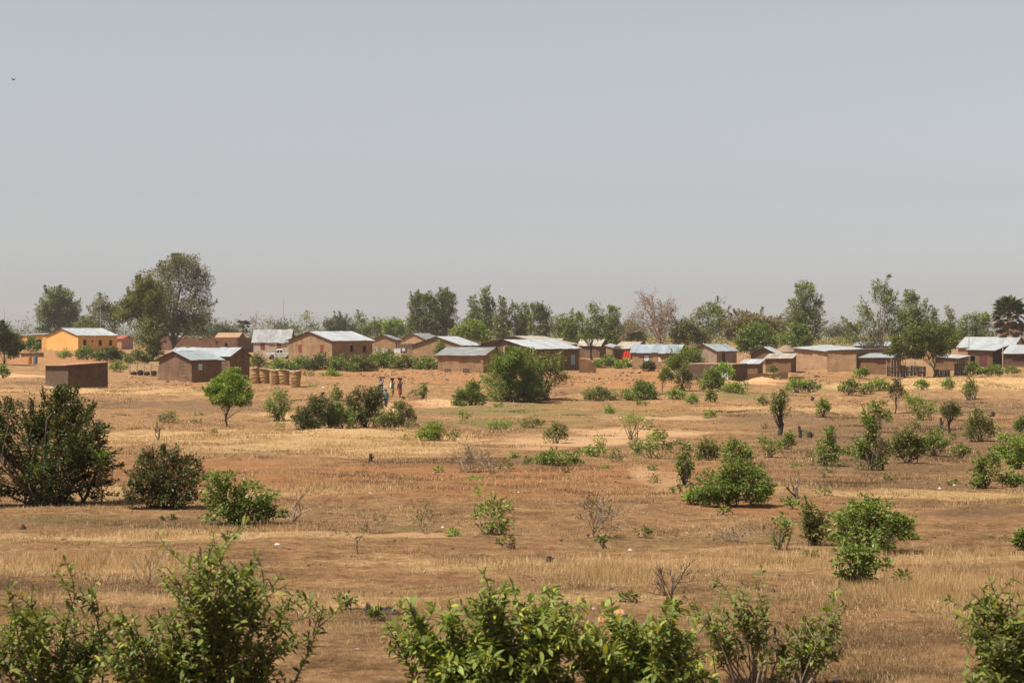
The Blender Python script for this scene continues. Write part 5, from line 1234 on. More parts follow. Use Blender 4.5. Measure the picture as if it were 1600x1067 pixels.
def near_shrub(name, label, bx, by, tips, leaf='lf_near', n_single=220, seed=1, ln=.098, aspect=.36, spacing=.021, extra=10, side=4, bark='bark', depth=.45, stem_r=.012, bare=.36):
    """tips: photo positions reached by the leafy shoots; base at photo (bx, by) on the ground"""
    rg = random.Random(seed)
    b = gp(bx, by); d = b.y; s = F / d
    e = empty(name, b, label, 'shrub', 'leafy shrubs in the foreground')
    wood = MB(); leaves = []
    tl = []
    for tx, ty in tips:
        for j in range(1 + (rg.random() < .5)):
            tl.append((tx + rg.uniform(-9, 9) * j, ty + abs(rg.uniform(0, 26)) * j))
    xs = [t[0] for t in tips]; ys = [t[1] for t in tips]
    for _ in range(extra):
        t = rg.choice(tips)
        tl.append((bx + (t[0] - bx) * rg.uniform(.3, .95), by + (t[1] - by) * rg.uniform(.35, .85)))
    def shoot(p0, p1, r, lv, bare_f):
        ax = p1 - p0; L_ = ax.length
        if L_ < .03: return
        bend = Vector((rg.uniform(-1, 1), rg.uniform(-1, 1), rg.uniform(-.2, .8))) * L_ * .10
        n = 7
        pts = []
        for i in range(n):
            t = i / (n - 1)
            pts.append(p0 + ax * t + bend * (4 * t * (1 - t)))
        wood.tube(pts, [max(.0045, r * (1 - .75 * i / (n - 1))) for i in range(n)], 5, cap=False)
        # leaves along the shoot, spiralling
        k = int(L_ * (1 - bare_f) / spacing); ph = rg.uniform(0, 6.28)
        for i in range(k):
            t = bare_f + (1 - bare_f) * (i + rg.random() * .6) / max(k, 1)
            f = t * (n - 1); i0 = min(int(f), n - 2)
            p = pts[i0].lerp(pts[i0 + 1], f - i0)
            tg = (pts[i0 + 1] - pts[i0]).normalized()
            ph += 2.4 + rg.uniform(-.4, .4)
            ref = Vector((0, 0, 1)).cross(tg)
            ref = ref.normalized() if ref.length > .05 else Vector((1, 0, 0))
            o2 = tg.cross(ref)
            rad = ref * math.cos(ph) + o2 * math.sin(ph)
            dirn = (tg * rg.uniform(.35, .9) + rad * rg.uniform(.7, 1.1) + Vector((0, 0, rg.uniform(-.45, .2)))).normalized()
            sz = rg.uniform(.42, 1.28) * (1.0 - .35 * max(0, t - .8) / .2)
            leaves.append((p, dirn, sz, rg.uniform(-.7, .7)))
        if lv > 0:
            for j in range(side):
                t = rg.uniform(.45, .95); f = t * (n - 1); i0 = min(int(f), n - 2)
                p = pts[i0].lerp(pts[i0 + 1], f - i0)
                dv = (ax.normalized() * .8 + Vector((rg.uniform(-1, 1), rg.uniform(-1, 1), rg.uniform(-.35, .45)))).normalized()
                shoot(p, p + dv * L_ * rg.uniform(.16, .34), r * .5, lv - 1, .1)
    for tx, ty in tl:
        dy = rg.uniform(-depth, depth)
        ty += 5
        p1 = Vector(((tx - 800) / F * (d + dy), d + dy, EYE + (HY - ty) / F * (d + dy))) - b
        p0 = Vector((rg.gauss(0, .10) + p1.x * .38, rg.gauss(0, .10), -.05))
        shoot(p0, p1, stem_r * rg.uniform(.7, 1.15), 1, bare)
    wood.build('stems', M[bark], e)
    mats = [big_leaf('leaf', ln, ln * aspect * k, c, M[leaf]) for k, c in ((1, .10), (1.15, .25), (.85, .38), (1.05, .18))]
    # nearest leaves first
    leaves.sort(key=lambda q: q[0].y - .15 * q[0].z)
    T = []
    for i, (p, dirn, sz, roll) in enumerate(leaves):
        x = dirn; up_ = Vector((0, 0, 1))
        y = up_.cross(x); y = y.normalized() if y.length > 1e-3 else Vector((0, 1, 0))
        z = x.cross(y)
        mt = Matrix((x, y, z)).transposed().to_4x4() @ Matrix.Rotation(roll, 4, 'X')
        mt = Matrix.Translation(p) @ mt @ Matrix.Scale(sz, 4)
        T.append(mt)
    step = max(1.0, len(T) / (n_single * 2.2))
    single = set(int(i * step) for i in range(n_single) if int(i * step) < len(T))
    cos = [np.array([v.co[:] for v in m.vertices]) for m in mats]
    fcs = [[tuple(p.vertices) for p in m.polygons] for m in mats]
    Vs, Fs, n0 = [], [], 0
    for i, mt in enumerate(T):
        k = i % 4
        if i in single:
            o = bpy.data.objects.new('leaf', mats[k]); o.parent = e; o.matrix_local = mt; COL.objects.link(o)
        else:
            A = np.array(mt)
            Vs.append(cos[k] @ A[:3, :3].T + A[:3, 3]); Fs.extend([tuple(q + n0 for q in f) for f in fcs[k]]); n0 += len(cos[k])
    me = bpy.data.meshes.new('leaves')
    me.from_pydata(np.concatenate(Vs).tolist(), [], Fs)
    me.polygons.foreach_set('use_smooth', [True] * len(me.polygons)); me.update()
    o = link('leaves', me, M[leaf], e); tag(o, kind='stuff')
    return e

near_shrub('foreground_shrub', 'glossy foreground shrub in the bottom left corner', 85, 1115, [(20, 935), (48, 940), (68, 945), (120, 922), (140, 930), (100, 955), (10, 970), (160, 965), (30, 1000), (-15, 985), (170, 1000), (60, 990), (130, 985), (90, 1010), (0, 1030), (165, 1035), (110, 1040)],
           'lf_near', seed=1, extra=16, n_single=220, bare=.3, side=5)
near_shrub('foreground_shrub', 'tall spreading foreground shrub with a pointed top shoot at the left', 330, 1125, [(333, 828), (310, 862), (342, 860), (278, 900), (300, 895), (365, 880), (392, 905), (372, 905), (418, 905), (400, 920), (455, 930), (505, 942), (480, 950), (440, 945), (255, 960), (200, 968), (190, 955), (235, 955),
           (425, 1020), (415, 1045), (380, 960), (340, 930), (290, 950), (320, 970), (230, 1000), (200, 1010), (260, 1010), (360, 1000), (300, 1020), (210, 1045), (395, 1000), (215, 985), (182, 1000), (232, 1030), (192, 1030), (175, 1015)], 'lf_near', seed=2, extra=26, n_single=290, bare=.28, side=5)
near_shrub('foreground_shrub', 'bushy foreground shrub at the bottom centre with light leaves', 770, 1135, [(615, 975), (640, 945), (655, 960), (700, 950), (740, 940), (765, 925), (790, 918), (775, 935), (820, 935), (850, 930), (880, 938), (895, 942), (870, 960), (720, 970), (680, 990), (700, 1010), (650, 990), (780, 970),
           (820, 975), (850, 985), (740, 1000), (690, 1040), (760, 1030), (810, 1020), (860, 1020), (720, 1040), (670, 1050)], 'lf_near_light', seed=3, extra=40, n_single=290, bare=.2, side=5, spacing=.016, ln=.11)
near_shrub('foreground_shrub', 'light green foreground shrub right of the bottom centre bush', 985, 1125, [(895, 985), (925, 970), (915, 995), (960, 955), (965, 975), (990, 960), (1010, 968), (1040, 972), (1055, 965), (1060, 990), (1085, 1010), (1100, 1040), (1030, 1000), (990, 1000), (950, 1010), (900, 1030), (940, 1040), (1000, 1035), (1050, 1035), (1090, 1055), (870, 1050)],
           'lf_near_light', seed=4, extra=34, n_single=260, bare=.2, side=5, spacing=.017, ln=.11)
near_shrub('foreground_plant', 'loose leaved plant with bare stems right of centre, left one of two', 1190, 1064, [(1178, 898), (1130, 908), (1150, 915), (1120, 945), (1092, 950), (1105, 945), (1160, 920), (1185, 920), (1200, 960), (1145, 965), (1170, 960), (1135, 985), (1115, 1000), (1195, 990), (1160, 1000)],
           'lf_near', seed=5, extra=3, n_single=170, bark='twig', bare=.5, spacing=.026, side=3, depth=.25)
near_shrub('foreground_plant', 'dark leaved upright plant right of centre, right one of two', 1232, 1066, [(1305, 922), (1310, 945), (1295, 950), (1270, 955), (1312, 965), (1285, 975), (1250, 975), (1245, 995), (1225, 1000), (1315, 1018), (1300, 1020), (1265, 1000), (1280, 1010), (1225, 1030)],
           'lf_near', seed=6, extra=4, n_single=170, bark='twig', bare=.4, spacing=.024, side=3, depth=.25)
near_shrub('foreground_shrub', 'foreground shrub with a tall bare-tipped shoot in the bottom right corner', 1580, 1130, [(1545, 898), (1552, 915), (1562, 940), (1548, 930), (1570, 960), (1585, 965), (1600, 960), (1610, 980), (1560, 990), (1540, 1020), (1525, 1040), (1515, 1055), (1590, 1000), (1575, 1020), (1605, 1020), (1550, 1045), (1625, 990), (1640, 1020)],
           'lf_near', seed=7, extra=22, n_single=230, bare=.25, side=5)

# ------------------------------------------------------------------ straw baskets, fences, poles, yard things
def basket(px, yb, w, h, label, seed):
    rg = random.Random(seed)
    p = gp(px, yb); s = F / p.y
    R, H = w / s / 2, h / s
    e = empty('straw_granary', p, label, 'granary', 'woven straw granaries beside the mud house')
    body = MB(); n = 5
    prof = [(R * .78, -.1)]
    for i in range(n):
        z0, z1 = H * .94 * i / n, H * .94 * (i + 1) / n
        k = .82 + .13 * math.sin(i / (n - 1) * 2.2) + rg.uniform(-.02, .02)
        prof += [(R * k * .96, z0), (R * (k + .055), z0 + (z1 - z0) * .35), (R * (k + .05), z0 + (z1 - z0) * .7), (R * k * .95, z1 - .01)]
    body.lathe(prof, sides=18)
    body.v = [(x * (1 + .09 * math.sin(3 * math.atan2(y, x) + z * 3 + seed)) + .05 * z * math.sin(seed), y * (1 + .09 * math.sin(3 * math.atan2(y, x) + z * 3 + seed)), z) for x, y, z in body.v]
    body.build('basket', M['mat_straw'], e, smooth=True)
    rim = MB(); rim.lathe([(R * .9, H * .92), (R * 1.10, H * .95), (R * 1.12, H), (R * .55, H * 1.03), (.02, H * 1.04)], sides=18)
    rim.v = [(x + .05 * z * math.sin(seed), y, z + .07 * math.sin(2 * math.atan2(y, x) + seed)) for x, y, z in rim.v]; rim.build('rim', M['straw'], e)
    for i in range(1, n):
        b = MB(); z = H * .94 * i / n; b.lathe([(R * .92, z - .035), (R * .99, z - .02), (R * .99, z + .02), (R * .92, z + .035)], sides=18, cap=False)
        b.v = [(x + .05 * z * math.sin(seed), y, z + .04 * math.sin(2 * math.atan2(y, x) + seed)) for x, y, z in b.v]; b.build('hoop', M['mat_straw'], e)
for px, yb, w, h, lb in ((400, 599, 16, 23.5, 'straw granary nearest the brown mud house, leftmost of the row'), (414, 599, 18, 22, 'straw granary second from the mud house in the row'), (429, 600, 17, 23, 'straw granary in the middle of the row'),
                         (445, 601, 18, 22.5, 'straw granary second from the right end of the row'), (461, 603, 18, 25, 'broad straw granary at the right end of the row')):
    basket(px, yb, w, h, lb, int(px))

def pole(name, label, px, yt, yb, d, r, mat, cat, tilt=0.0, bars=()):
    s = F / d; p = Vector(((px - 800) / s, d, EYE - (yb - HY) / s)); H = (yb - yt) / s
    mb = MB(); mb.tube([(0, 0, -.5), (tilt * .4, 0, H * .5), (tilt, 0, H)], [r, r * .9, r * .75], 6)
    for z, w in bars:
        mb.tube([(tilt * z - w / 2, 0, H * z), (tilt * z + w / 2, 0, H * z)], r * .6, 4)
    o = mb.build(name, M[mat], None, p)
    return tag(o, label, cat)
pole('utility_pole', 'pale pole standing behind the yellow house roof', 157, 486, 545, 500, .11, 'metal_grey', 'pole')
pole('antenna_mast', 'thin tall antenna mast above the grey roofed house', 441, 466, 552, 400, .05, 'metal_grey', 'antenna', .3)
pole('antenna_mast', 'faint thin mast at the far left above the edge tree', 9, 480, 552, 460, .05, 'metal_grey', 'antenna', -.4)
pole('antenna_mast', 'thin antenna mast on the high bluish white roof', 1514, 494, 560, 318, .05, 'metal_grey', 'antenna', .0, ((.9, .9), (.8, .7)))
pole('wooden_pole', 'pale wooden pole before the edge house near the right edge', 1567, 541, 576, 272, .09, 'wood_pale', 'pole')
pole('wooden_pole', 'white pole behind the tiny shed roof', 1161, 548, 582, 262, .07, 'wood_pale', 'pole')
pole('wooden_post', 'small pale post on the bare ground below the blue window', 903, 578, 590, 240, .05, 'wood_pale', 'post')
pole('wooden_pole', 'pale pole leaning on the pale wall behind the white truck', 431, 534, 562, 345, .06, 'wood_pale', 'pole')
pole('wooden_stake', 'bare wooden stake standing in the bottom centre shrub', 799, 1004, 1130, 18.5, .018, 'wood_pale', 'stake', .01)

def sunlit_wall():
    d = 262; s = F / d
    p = gp(905, 587.5, d); H = (587 - 563) / s; L_ = 27 / s
    tops = [1.0, .99, .97, .985, .95, .88, .80, .66, .50]
    n = len(tops); mb = MB(); V = []
    for i, t in enumerate(tops):
        x = L_ * i / (n - 1); y = .5 * i / (n - 1)
        V += [(x, y, -.5), (x, y, H * t), (x, y + .32, H * (t - .02)), (x, y + .32, -.5)]
    Fc = [(0, 1, 2, 3), (4 * n - 4, 4 * n - 1, 4 * n - 2, 4 * n - 3)]
    for i in range(n - 1):
        for k in range(3):
            Fc.append((4 * i + k, 4 * i + 4 + k, 4 * i + 5 + k, 4 * i + 1 + k))
    mb.add(V, Fc)
    o = mb.build('broken_wall', M['mud_tan'], None, p)
    tag(o, 'broken sunlit mud wall attached right of the blue windowed house', 'wall', kind='thing')
sunlit_wall()
def low_wall(name, label, x0, x1, yt, yb, mat, seed, d=None, slant=0.0):
    rg = random.Random(seed)
    d = depth_of(yb) if d is None else d; s = F / d
    p = Vector(((x0 - 800) / s, d, EYE - (yb - HY) / s)); L_ = (x1 - x0) / s; H = (yb - yt) / s
    mb = MB(); n = max(3, int(L_ / 1.1))
    for i in range(n):
        h = H * rg.uniform(.78, 1.05)
        mb.obox((L_ * i / n, slant * i / n + rg.uniform(-.015, .015), -.5), (L_ / n - .004, slant / n, 0), (0, .28, 0), (0, 0, h + .5))
    o = mb.build(name, M[mat], None, p); tag(o, label, 'wall', kind='thing')
low_wall('low_wall', 'low dark mud wall below the yellow wing', 33, 68, 550.5, 558, 'mud_dark', 3, d=360)
low_wall('low_wall', 'low broken mud brick wall between the tiny shed and the peach building', 1168, 1232, 582, 592, 'mud_orange', 4, d=240, slant=.4)
low_wall('low_wall', 'short stub of orange mud wall before the peach building', 1234, 1257, 588, 595, 'mud_orange', 5, d=232)
low_wall('low_wall', 'pale low wall behind the hedge between the laundry line and the tan house', 636, 650, 545, 558, 'peach', 6, d=345)

def mat_fence(name, label, x0, x1, yt, yb, d, seed, mat='mat_brown', posts=True, rails=True, lean=.25, n=None, post_mat='wood_pale', taller=1.35):
    rg = random.Random(seed)
    s = F / d; L_ = (x1 - x0) / s; H = (yb - yt) / s
    e = empty(name, ((x0 - 800) / s, d, EYE - (yb - HY) / s), label, 'fence')
    n = n or max(3, int(L_ / 1.2))
    for i in range(n):
        mb = MB()
        a, b = L_ * i / n, L_ * (i + 1) / n
        h = H * rg.uniform(.82, 1.0)
        mb.obox((a, rg.uniform(-.03, .03), -.3), (b - a - .02, rg.uniform(-.06, .06), 0), (0, .04, 0), (rg.uniform(-.03, .03), 0, h + .3))
        mb.build('mat_panel', M[mat], e)
    if posts:
        for i in range(n * 2 + 1):
            x = L_ * i / (n * 2) + rg.uniform(-.1, .1)
            mb = MB(); t = rg.uniform(-lean, lean)
            mb.tube([(x, -.10, -.3), (x + t * .5, -.10, H * .6), (x + t, -.10, H * taller * rg.uniform(.8, 1.1))], [.05, .045, .035], 5)
            mb.build('post', M[post_mat], e)
    if rails:
        for z in (.35, .75):
            mb = MB(); mb.tube([(0, -.16, H * z), (L_ * .5, -.17, H * (z + .03)), (L_, -.16, H * z)], .035, 5)
            mb.build('rail', M['wood'], e)
mat_fence('stick_fence', 'grey stick fence with pale leaning posts under the dense dark tree', 1408, 1447, 570, 585.5, 253, 3, 'mat_brown', lean=.45, taller=1.75)
mat_fence('rail_fence', 'short fence of stacked horizontal poles right of the orange mud hut', 1386, 1415, 570, 585, 251.5, 4, 'mud', lean=.05, taller=1.7)
mat_fence('mat_fence', 'dark mat fence behind the hedge below the peach gable house', 622, 646, 536.5, 551, 405, 5, lean=.1, taller=1.1)
mat_fence('dark_pen', 'low dark pen before the orange hut right of the dense dark tree', 1460, 1484, 577, 584, 247, 6, 'wood_dark', posts=True, rails=False, lean=.1, taller=1.1, post_mat='wood')
mat_fence('mat_fence', 'dark mat fence right of the hut behind the dense tree', 1491, 1512, 566, 583, 250, 7, lean=.1, taller=1.25)

def wood_rack():
    d = depth_of(588); s = F / d
    L_ = 44 / s; H = 18 / s
    e = empty('pole_rack', gp(203, 588), 'rack of pale poles over dark goods left of the brown mud house', 'rack')
    rg = random.Random(8)
    for i in range(5):
        mb = MB(); x = L_ * i / 4; mb.tube([(x, 0, -.2), (x + .03, 0, H * rg.uniform(.8, 1.05))], .045, 5); mb.build('post', M['wood'], e)
    for z in (.45, .62, .78, .92):
        mb = MB(); mb.tube([(-.15, -.06, H * z), (L_ * .5, -.06, H * (z - .03)), (L_ + .2, -.06, H * (z + .02))], .04, 5); mb.build('rail', M['wood_pale'], e)
    for i in range(4):
        mb = MB(); x = L_ * (.12 + .24 * i); h = H * rg.uniform(.25, .42)
        mb.lathe([(.0, -.1), (.32, -.05), (.38, h * .5), (.25, h * .9), (.02, h)], x, .25, 9); mb.build('sack', M['wood_dark'], e)
wood_rack()

def drum(label, px, yb, mat, d):
    s = F / d
    e = empty('metal_drum', gp(px, yb, d), label, 'drum')
    r, h = .34, 1.0
    mb = MB(); mb.lathe([(r * .97, 0), (r, .02), (r, h * .32), (r * 1.04, h * .34), (r, h * .36), (r, h * .65), (r * 1.04, h * .67), (r, h * .69), (r, h - .02), (r * .97, h)], sides=16); mb.build('body', M[mat], e)
    mb = MB(); mb.lathe([(r * .93, h + .004), (r * .93, h + .02), (.02, h + .012)], sides=16); mb.build('lid', M['metal_grey'], e)
drum('orange metal drum below the yellow wing', 46, 569, 'drum_orange', 305)
drum('blue grey metal drum beside the orange drum', 55, 569, 'drum_blue', 305)

def crate(label, px, yb, w, h, d):
    s = F / d; W, H = w / s, h / s
    e = empty('wooden_crate', gp(px, yb, d), label, 'crate')
    for i in range(3):
        mb = MB(); mb.box(0, 0, H * (i + .5) / 3, W, .5, H / 3 - .03); mb.build('plank', M['wood'], e)
    for x in (-.45, .45):
        mb = MB(); mb.box(W * x, -.27, H / 2, .07, .04, H * .98); mb.build('batten', M['wood_pale'], e)
crate('dark wooden crate on the ground against the dull roofed hut', 729, 583.5, 13, 7, 262)
crate('low pale bench like crate near the left end of the dull roofed hut', 700, 584, 12, 5, 262)

# laundry line behind the hedge
def laundry():
    d = 330; s = F / d
    e = empty('laundry_line', at(581, 562, d), 'line of white laundry hung between posts below the small gable house', 'laundry')
    L_ = 52 / s; H = 19 / s
    for x in (0, L_):
        mb = MB(); mb.tube([(x, 0, -1), (x, 0, H)], .04, 5); mb.build('post', M['wood'], e)
    mb = MB(); mb.tube([(0, 0, H * .97), (L_ * .5, 0, H * .9), (L_, 0, H * .97)], .012, 4); mb.build('line', M['wood_pale'], e)
    rg = random.Random(5)
    for f, w, m in ((.06, .5, 'white_cloth'), (.22, .8, 'white_cloth'), (.40, .45, 'white_cloth'), (.48, .45, 'dark_blue'), (.66, .6, 'white_cloth'), (.78, .4, 'white_cloth'), (.9, .55, 'white_cloth')):
        mb = MB(); x0 = L_ * f; hh = rg.uniform(.45, .8); n = 4
        z = H * (.9 + .07 * abs(2 * f - 1))
        for i in range(n):
            a, b = x0 + w * i / n, x0 + w * (i + 1) / n
            ya, yb_ = .05 * (i % 2), .05 * ((i + 1) % 2)
            mb.obox((a, ya, z - hh), (b - a, yb_ - ya, 0), (0, .012, 0), (0, 0, hh))
        mb.build('hung_cloth', M[m], e)
laundry()
def red_cloth():
    d = 322; s = F / d
    mb = MB(); W, H = 12 / s, 13.5 / s; n = 6
    for i in range(n):
        a, b = W * i / n, W * (i + 1) / n
        mb.obox((a - W / 2 + .10 * (n - i) / n * 0, .06 * (i % 2), 0), (b - a, .06 * (1 - 2 * (i % 2)), 0), (0, .015, 0), (.35, 0, H * (.92 + .08 * (i % 2))))
    o = mb.build('hanging_cloth', M['red_cloth'], None, at(977, 561.5, d))
    tag(o, 'bright red cloth hanging before the red mud house', 'cloth')
red_cloth()

# sand heap, rubble, clods, stones, litter
def mound(name, label, px, yb, w, h, mat, seed, cat, d=None, rough=.25):
    rg = np.random.default_rng(seed)
    d = depth_of(yb) if d is None else d; s = F / d
    R, H = w / s / 2, h / s
    nr, na = 7, 20
    V = [(0, 0, H)]
    ph = rg.uniform(0, 6.28, 4)
    for i in range(1, nr + 1):
        t = i / nr
        for k in range(na):
            a = 2 * math.pi * k / na
            r = R * t * (1 + .18 * math.sin(2 * a + ph[0]) + .1 * math.sin(5 * a + ph[1]))
            z = H * (1 - t ** 1.7) * (1 + rough * rg.normal()) - (.15 if i == nr else 0)
            V.append((r * math.cos(a), r * math.sin(a) * .7, z))
    Fc = [(0, 1 + k, 1 + (k + 1) % na) for k in range(na)]
    for i in range(nr - 1):
        for k in range(na):
            a, b = 1 + i * na + k, 1 + i * na + (k + 1) % na
            Fc.append((a, a + na, b + na, b))
    me = bpy.data.meshes.new(name); me.from_pydata(V, [], Fc); me.update()
    o = link(name, me, M[mat], None, gp(px, yb, d)); tag(o, label, cat)
mound('sand_heap', 'pale sand heap below the low broken brick wall', 1190, 600, 62, 9, 'laterite', 3, 'heap', rough=.06)
mound('earth_heap', 'orange earth heap at the foot of the mud enclosure door', 1136, 601, 14, 9, 'laterite', 4, 'heap', rough=.08)
mound('clod_heap', 'dark upturned clods on the bare patch above the bottom centre shrub', 575, 952, 24, 11, 'clod', 5, 'clods', rough=.5)
mound('clod_heap', 'low brown earth mound beside the dark clods', 607, 953, 40, 8, 'clod', 6, 'clods', rough=.4)
mound('laterite_lump', 'orange laterite lump behind the light green foreground shrub', 968, 958, 20, 9, 'laterite', 7, 'stone', rough=.3)
mound('laterite_lump', 'second smaller orange laterite lump below the first', 940, 970, 16, 7, 'laterite', 8, 'stone', rough=.3)
mound('ash_spot', 'small heap of black ash left of the upright dark leaved plant', 1208, 925, 14, 4, 'clod', 9, 'ash', rough=.3)
mound('ash_spot', 'small black clod on the field at the far left', 36, 826, 12, 6, 'clod', 10, 'clods', rough=.4)
mound('earth_heap', 'brown earth mound at the right of the leaning bush foot', 878, 618, 34, 6, 'mud_red', 11, 'heap', rough=.2)

def scatter_stones(name, label, n, boxes, size, mat, seed):
    rg = np.random.default_rng(seed)
    V, Fc = [], []
    t = (1 + 5 ** .5) / 2
    ico = np.array([(-1, t, 0), (1, t, 0), (-1, -t, 0), (1, -t, 0), (0, -1, t), (0, 1, t), (0, -1, -t), (0, 1, -t), (t, 0, -1), (t, 0, 1), (-t, 0, -1), (-t, 0, 1)]) / 1.9
    fi = [(0, 11, 5), (0, 5, 1), (0, 1, 7), (0, 7, 10), (0, 10, 11), (1, 5, 9), (5, 11, 4), (11, 10, 2), (10, 7, 6), (7, 1, 8), (3, 9, 4), (3, 4, 2), (3, 2, 6), (3, 6, 8), (3, 8, 9), (4, 9, 5), (2, 4, 11), (6, 2, 10), (8, 6, 7), (9, 8, 1)]
    for i in range(n):
        x0, x1, y0, y1 = boxes[rg.integers(len(boxes))]
        p = gp(rg.uniform(x0, x1), rg.uniform(y0, y1))
        s = size * rg.uniform(.4, 1.3) * (1 + p.y / 150)
        q = ico * s * rg.uniform(.6, 1.3, 3) * np.array([1, 1, .6]) + rg.normal(0, .15 * s, (12, 3))
        n0 = len(V); V.extend((q + np.array(p)).tolist()); Fc.extend([tuple(k + n0 for k in f) for f in fi])
    me = bpy.data.meshes.new(name); me.from_pydata(V, [], Fc); me.update()
    tag(link(name, me, M[mat]), label, 'rubble', kind='stuff')
scatter_stones('brick_rubble', 'scattered mud brick rubble on the bare ground before the huts', 420, [(600, 770, 583, 600), (915, 1000, 582, 600), (1160, 1300, 583, 600), (200, 300, 590, 604), (560, 700, 575, 592)], .12, 'mud_tan', 5)
scatter_stones('field_stones', 'small stones and clods scattered over the field', 500, [(0, 1600, 700, 1060), (0, 1600, 640, 800)], .028, 'stone', 6)
scatter_stones('dark_clods', 'small dark dung and clods scattered over the field', 420, [(0, 1600, 690, 1060), (900, 1600, 640, 780), (0, 1600, 800, 1060)], .03, 'clod', 7)

def litter(px, py, w, seed, label):
    rg = random.Random(seed); p = gp(px, py); s = F / p.y; r = w / s / 2
    mb = MB(); V = []; n = 9
    for i in range(n):
        for j in range(4):
            a = 6.28 * i / n; rr = r * (j + .3) / 3.3 * rg.uniform(.75, 1.2)
            V.append((rr * math.cos(a), rr * math.sin(a), (1 - j / 3) * r * .7 * rg.uniform(.5, 1.2)))
    Fc = [(i * 4 + j, ((i + 1) % n) * 4 + j, ((i + 1) % n) * 4 + j + 1, i * 4 + j + 1) for i in range(n) for j in range(3)] + [tuple(i * 4 for i in range(n))]
    mb.add(V, Fc); o = mb.build('litter', M['litter'], None, p + Vector((0, 0, .02))); tag(o, label, 'litter')
for px, py, w, lb in ((1468, 762, 7, 'white scrap of litter on the burnt ground left of the paired bush'), (1491, 757, 6, 'second white scrap right of the first, near the paired bush'), (810, 771, 5, 'white scrap above the yellow green plant'), (985, 855, 9, 'white crumpled plastic right of the large twiggy dry shrub'),
                      (433, 854, 9, 'pale scrap on the straw band below the two lobed bush'), (692, 826, 6, 'tiny white scrap left of the yellow green plant'), (1306, 1059, 13, 'white crumpled bag at the bottom below the two loose plants'), (60, 1062, 12, 'cream scrap at the foot of the bottom left shrub'),
                      (505, 604, 5, 'white scrap on the ground right of the granaries'), (826, 622, 5, 'bluish white scrap under the leaning bush')):
    litter(px, py, w, int(px), lb)

# white pickup truck beside the large gable house
def truck():
    d = 349; s = F / d
    p = at(437, 561.5, d)
    e = empty('pickup_truck', p, 'white pickup truck parked beside the large gable house, its rear hidden', 'truck', rot=math.radians(194))
    # local: +X forward, 4.7 long
    def prism(prof, y0, y1, inset=0.0):
        mb = MB(); n = len(prof)
        V = [(x, y0, z) for x, z in prof] + [(x, y1, z) for x, z in prof]
        mb.add(V, [tuple(range(n)), tuple(reversed(range(n, 2 * n)))] + [(i, (i + 1) % n, n + (i + 1) % n, n + i) for i in range(n)])
        return mb
    body = prism([(2.2, .45), (2.28, .62), (2.24, .98), (1.15, 1.10), (.95, 1.12), (-.45, 1.12), (-.5, 1.08), (-2.3, 1.08), (-2.32, .5), (-1.78, .48), (-1.7, .72), (-1.45, .86), (-1.2, .72), (-1.1, .45), (1.05, .42), (1.12, .72), (1.4, .86), (1.68, .72), (1.75, .45)], -.84, .84)
    b = body.build('body', M['truck_white'], e)
    cab = MB()
    V = []
    for z, x0, x1, yy in ((1.12, -.48, 1.0, .80), (1.70, -.38, .42, .66), (1.76, -.28, .30, .60)):
        V += [(x0, -yy, z), (x1, -yy, z), (x1, yy, z), (x0, yy, z)]
    cab.add(V, [(0, 1, 5, 4), (1, 2, 6, 5), (2, 3, 7, 6), (3, 0, 4, 7), (4, 5, 9, 8), (5, 6, 10, 9), (6, 7, 11, 10), (7, 4, 8, 11), (8, 9, 10, 11)])
    cab.build('cab', M['truck_white'], e)
    g = MB(); g.quad((.96, -.70, 1.18), (.96, .70, 1.18), (.50, .58, 1.66), (.50, -.58, 1.66)); 
    w = g.build('windscreen', M['glass_dark'], e); w.location = (.035, 0, .02)
    for sy in (-1, 1):
        g = MB(); g.quad((.18, sy * .805, 1.17), (.78, sy * .805, 1.17), (.40, sy * .70, 1.62), (.18, sy * .70, 1.62)); g.build('side_window', M['glass_dark'], e)
        g = MB(); g.quad((-.40, sy * .805, 1.17), (.10, sy * .805, 1.17), (.10, sy * .70, 1.62), (-.33, sy * .70, 1.62)); g.build('side_window', M['glass_dark'], e)
        dr = MB(); dr.obox((-.42, sy * .842, .52), (1.34, 0, 0), (0, sy * .012, 0), (0, 0, .56)); q = dr.build('door', M['truck_white'], e)
        hd = MB(); hd.obox((-.3, sy * .855, .93), (.16, 0, 0), (0, sy * .02, 0), (0, 0, .03)); hd.build('handle', M['rubber'], q)
        hl = MB(); hl.lathe([(.10, 0), (.09, .04), (.02, .06)], sides=12); o = hl.build('headlight', M['metal_grey'], e); o.location = (2.26, sy * .6, .78); o.rotation_euler = (0, math.radians(90), 0)
        mr = MB(); mr.box(.86, sy * .95, 1.22, .08, .14, .18); mr.build('mirror', M['rubber'], e)
        for x in (1.4, -1.45):
            t = MB(); t.lathe([(.20, -.10), (.34, -.10), (.37, -.06), (.37, .06), (.34, .10), (.20, .10)], sides=18, cap=False); o = t.build('wheel', M['rubber'], e); o.location = (x, sy * .76, .37); o.rotation_euler = (math.radians(90), 0, 0)
            rr = MB(); rr.lathe([(.205, -.06), (.205, .07), (.1, .05), (.02, .07)], sides=14); rr.build('rim', M['metal_grey'], o)
    bp = MB(); bp.box(2.33, 0, .55, .12, 1.62, .16); bp.build('bumper', M['metal_grey'], e)
    gr = MB(); gr.box(2.275, 0, .80, .03, .8, .22); gr.build('grille', M['rubber'], e)
truck()

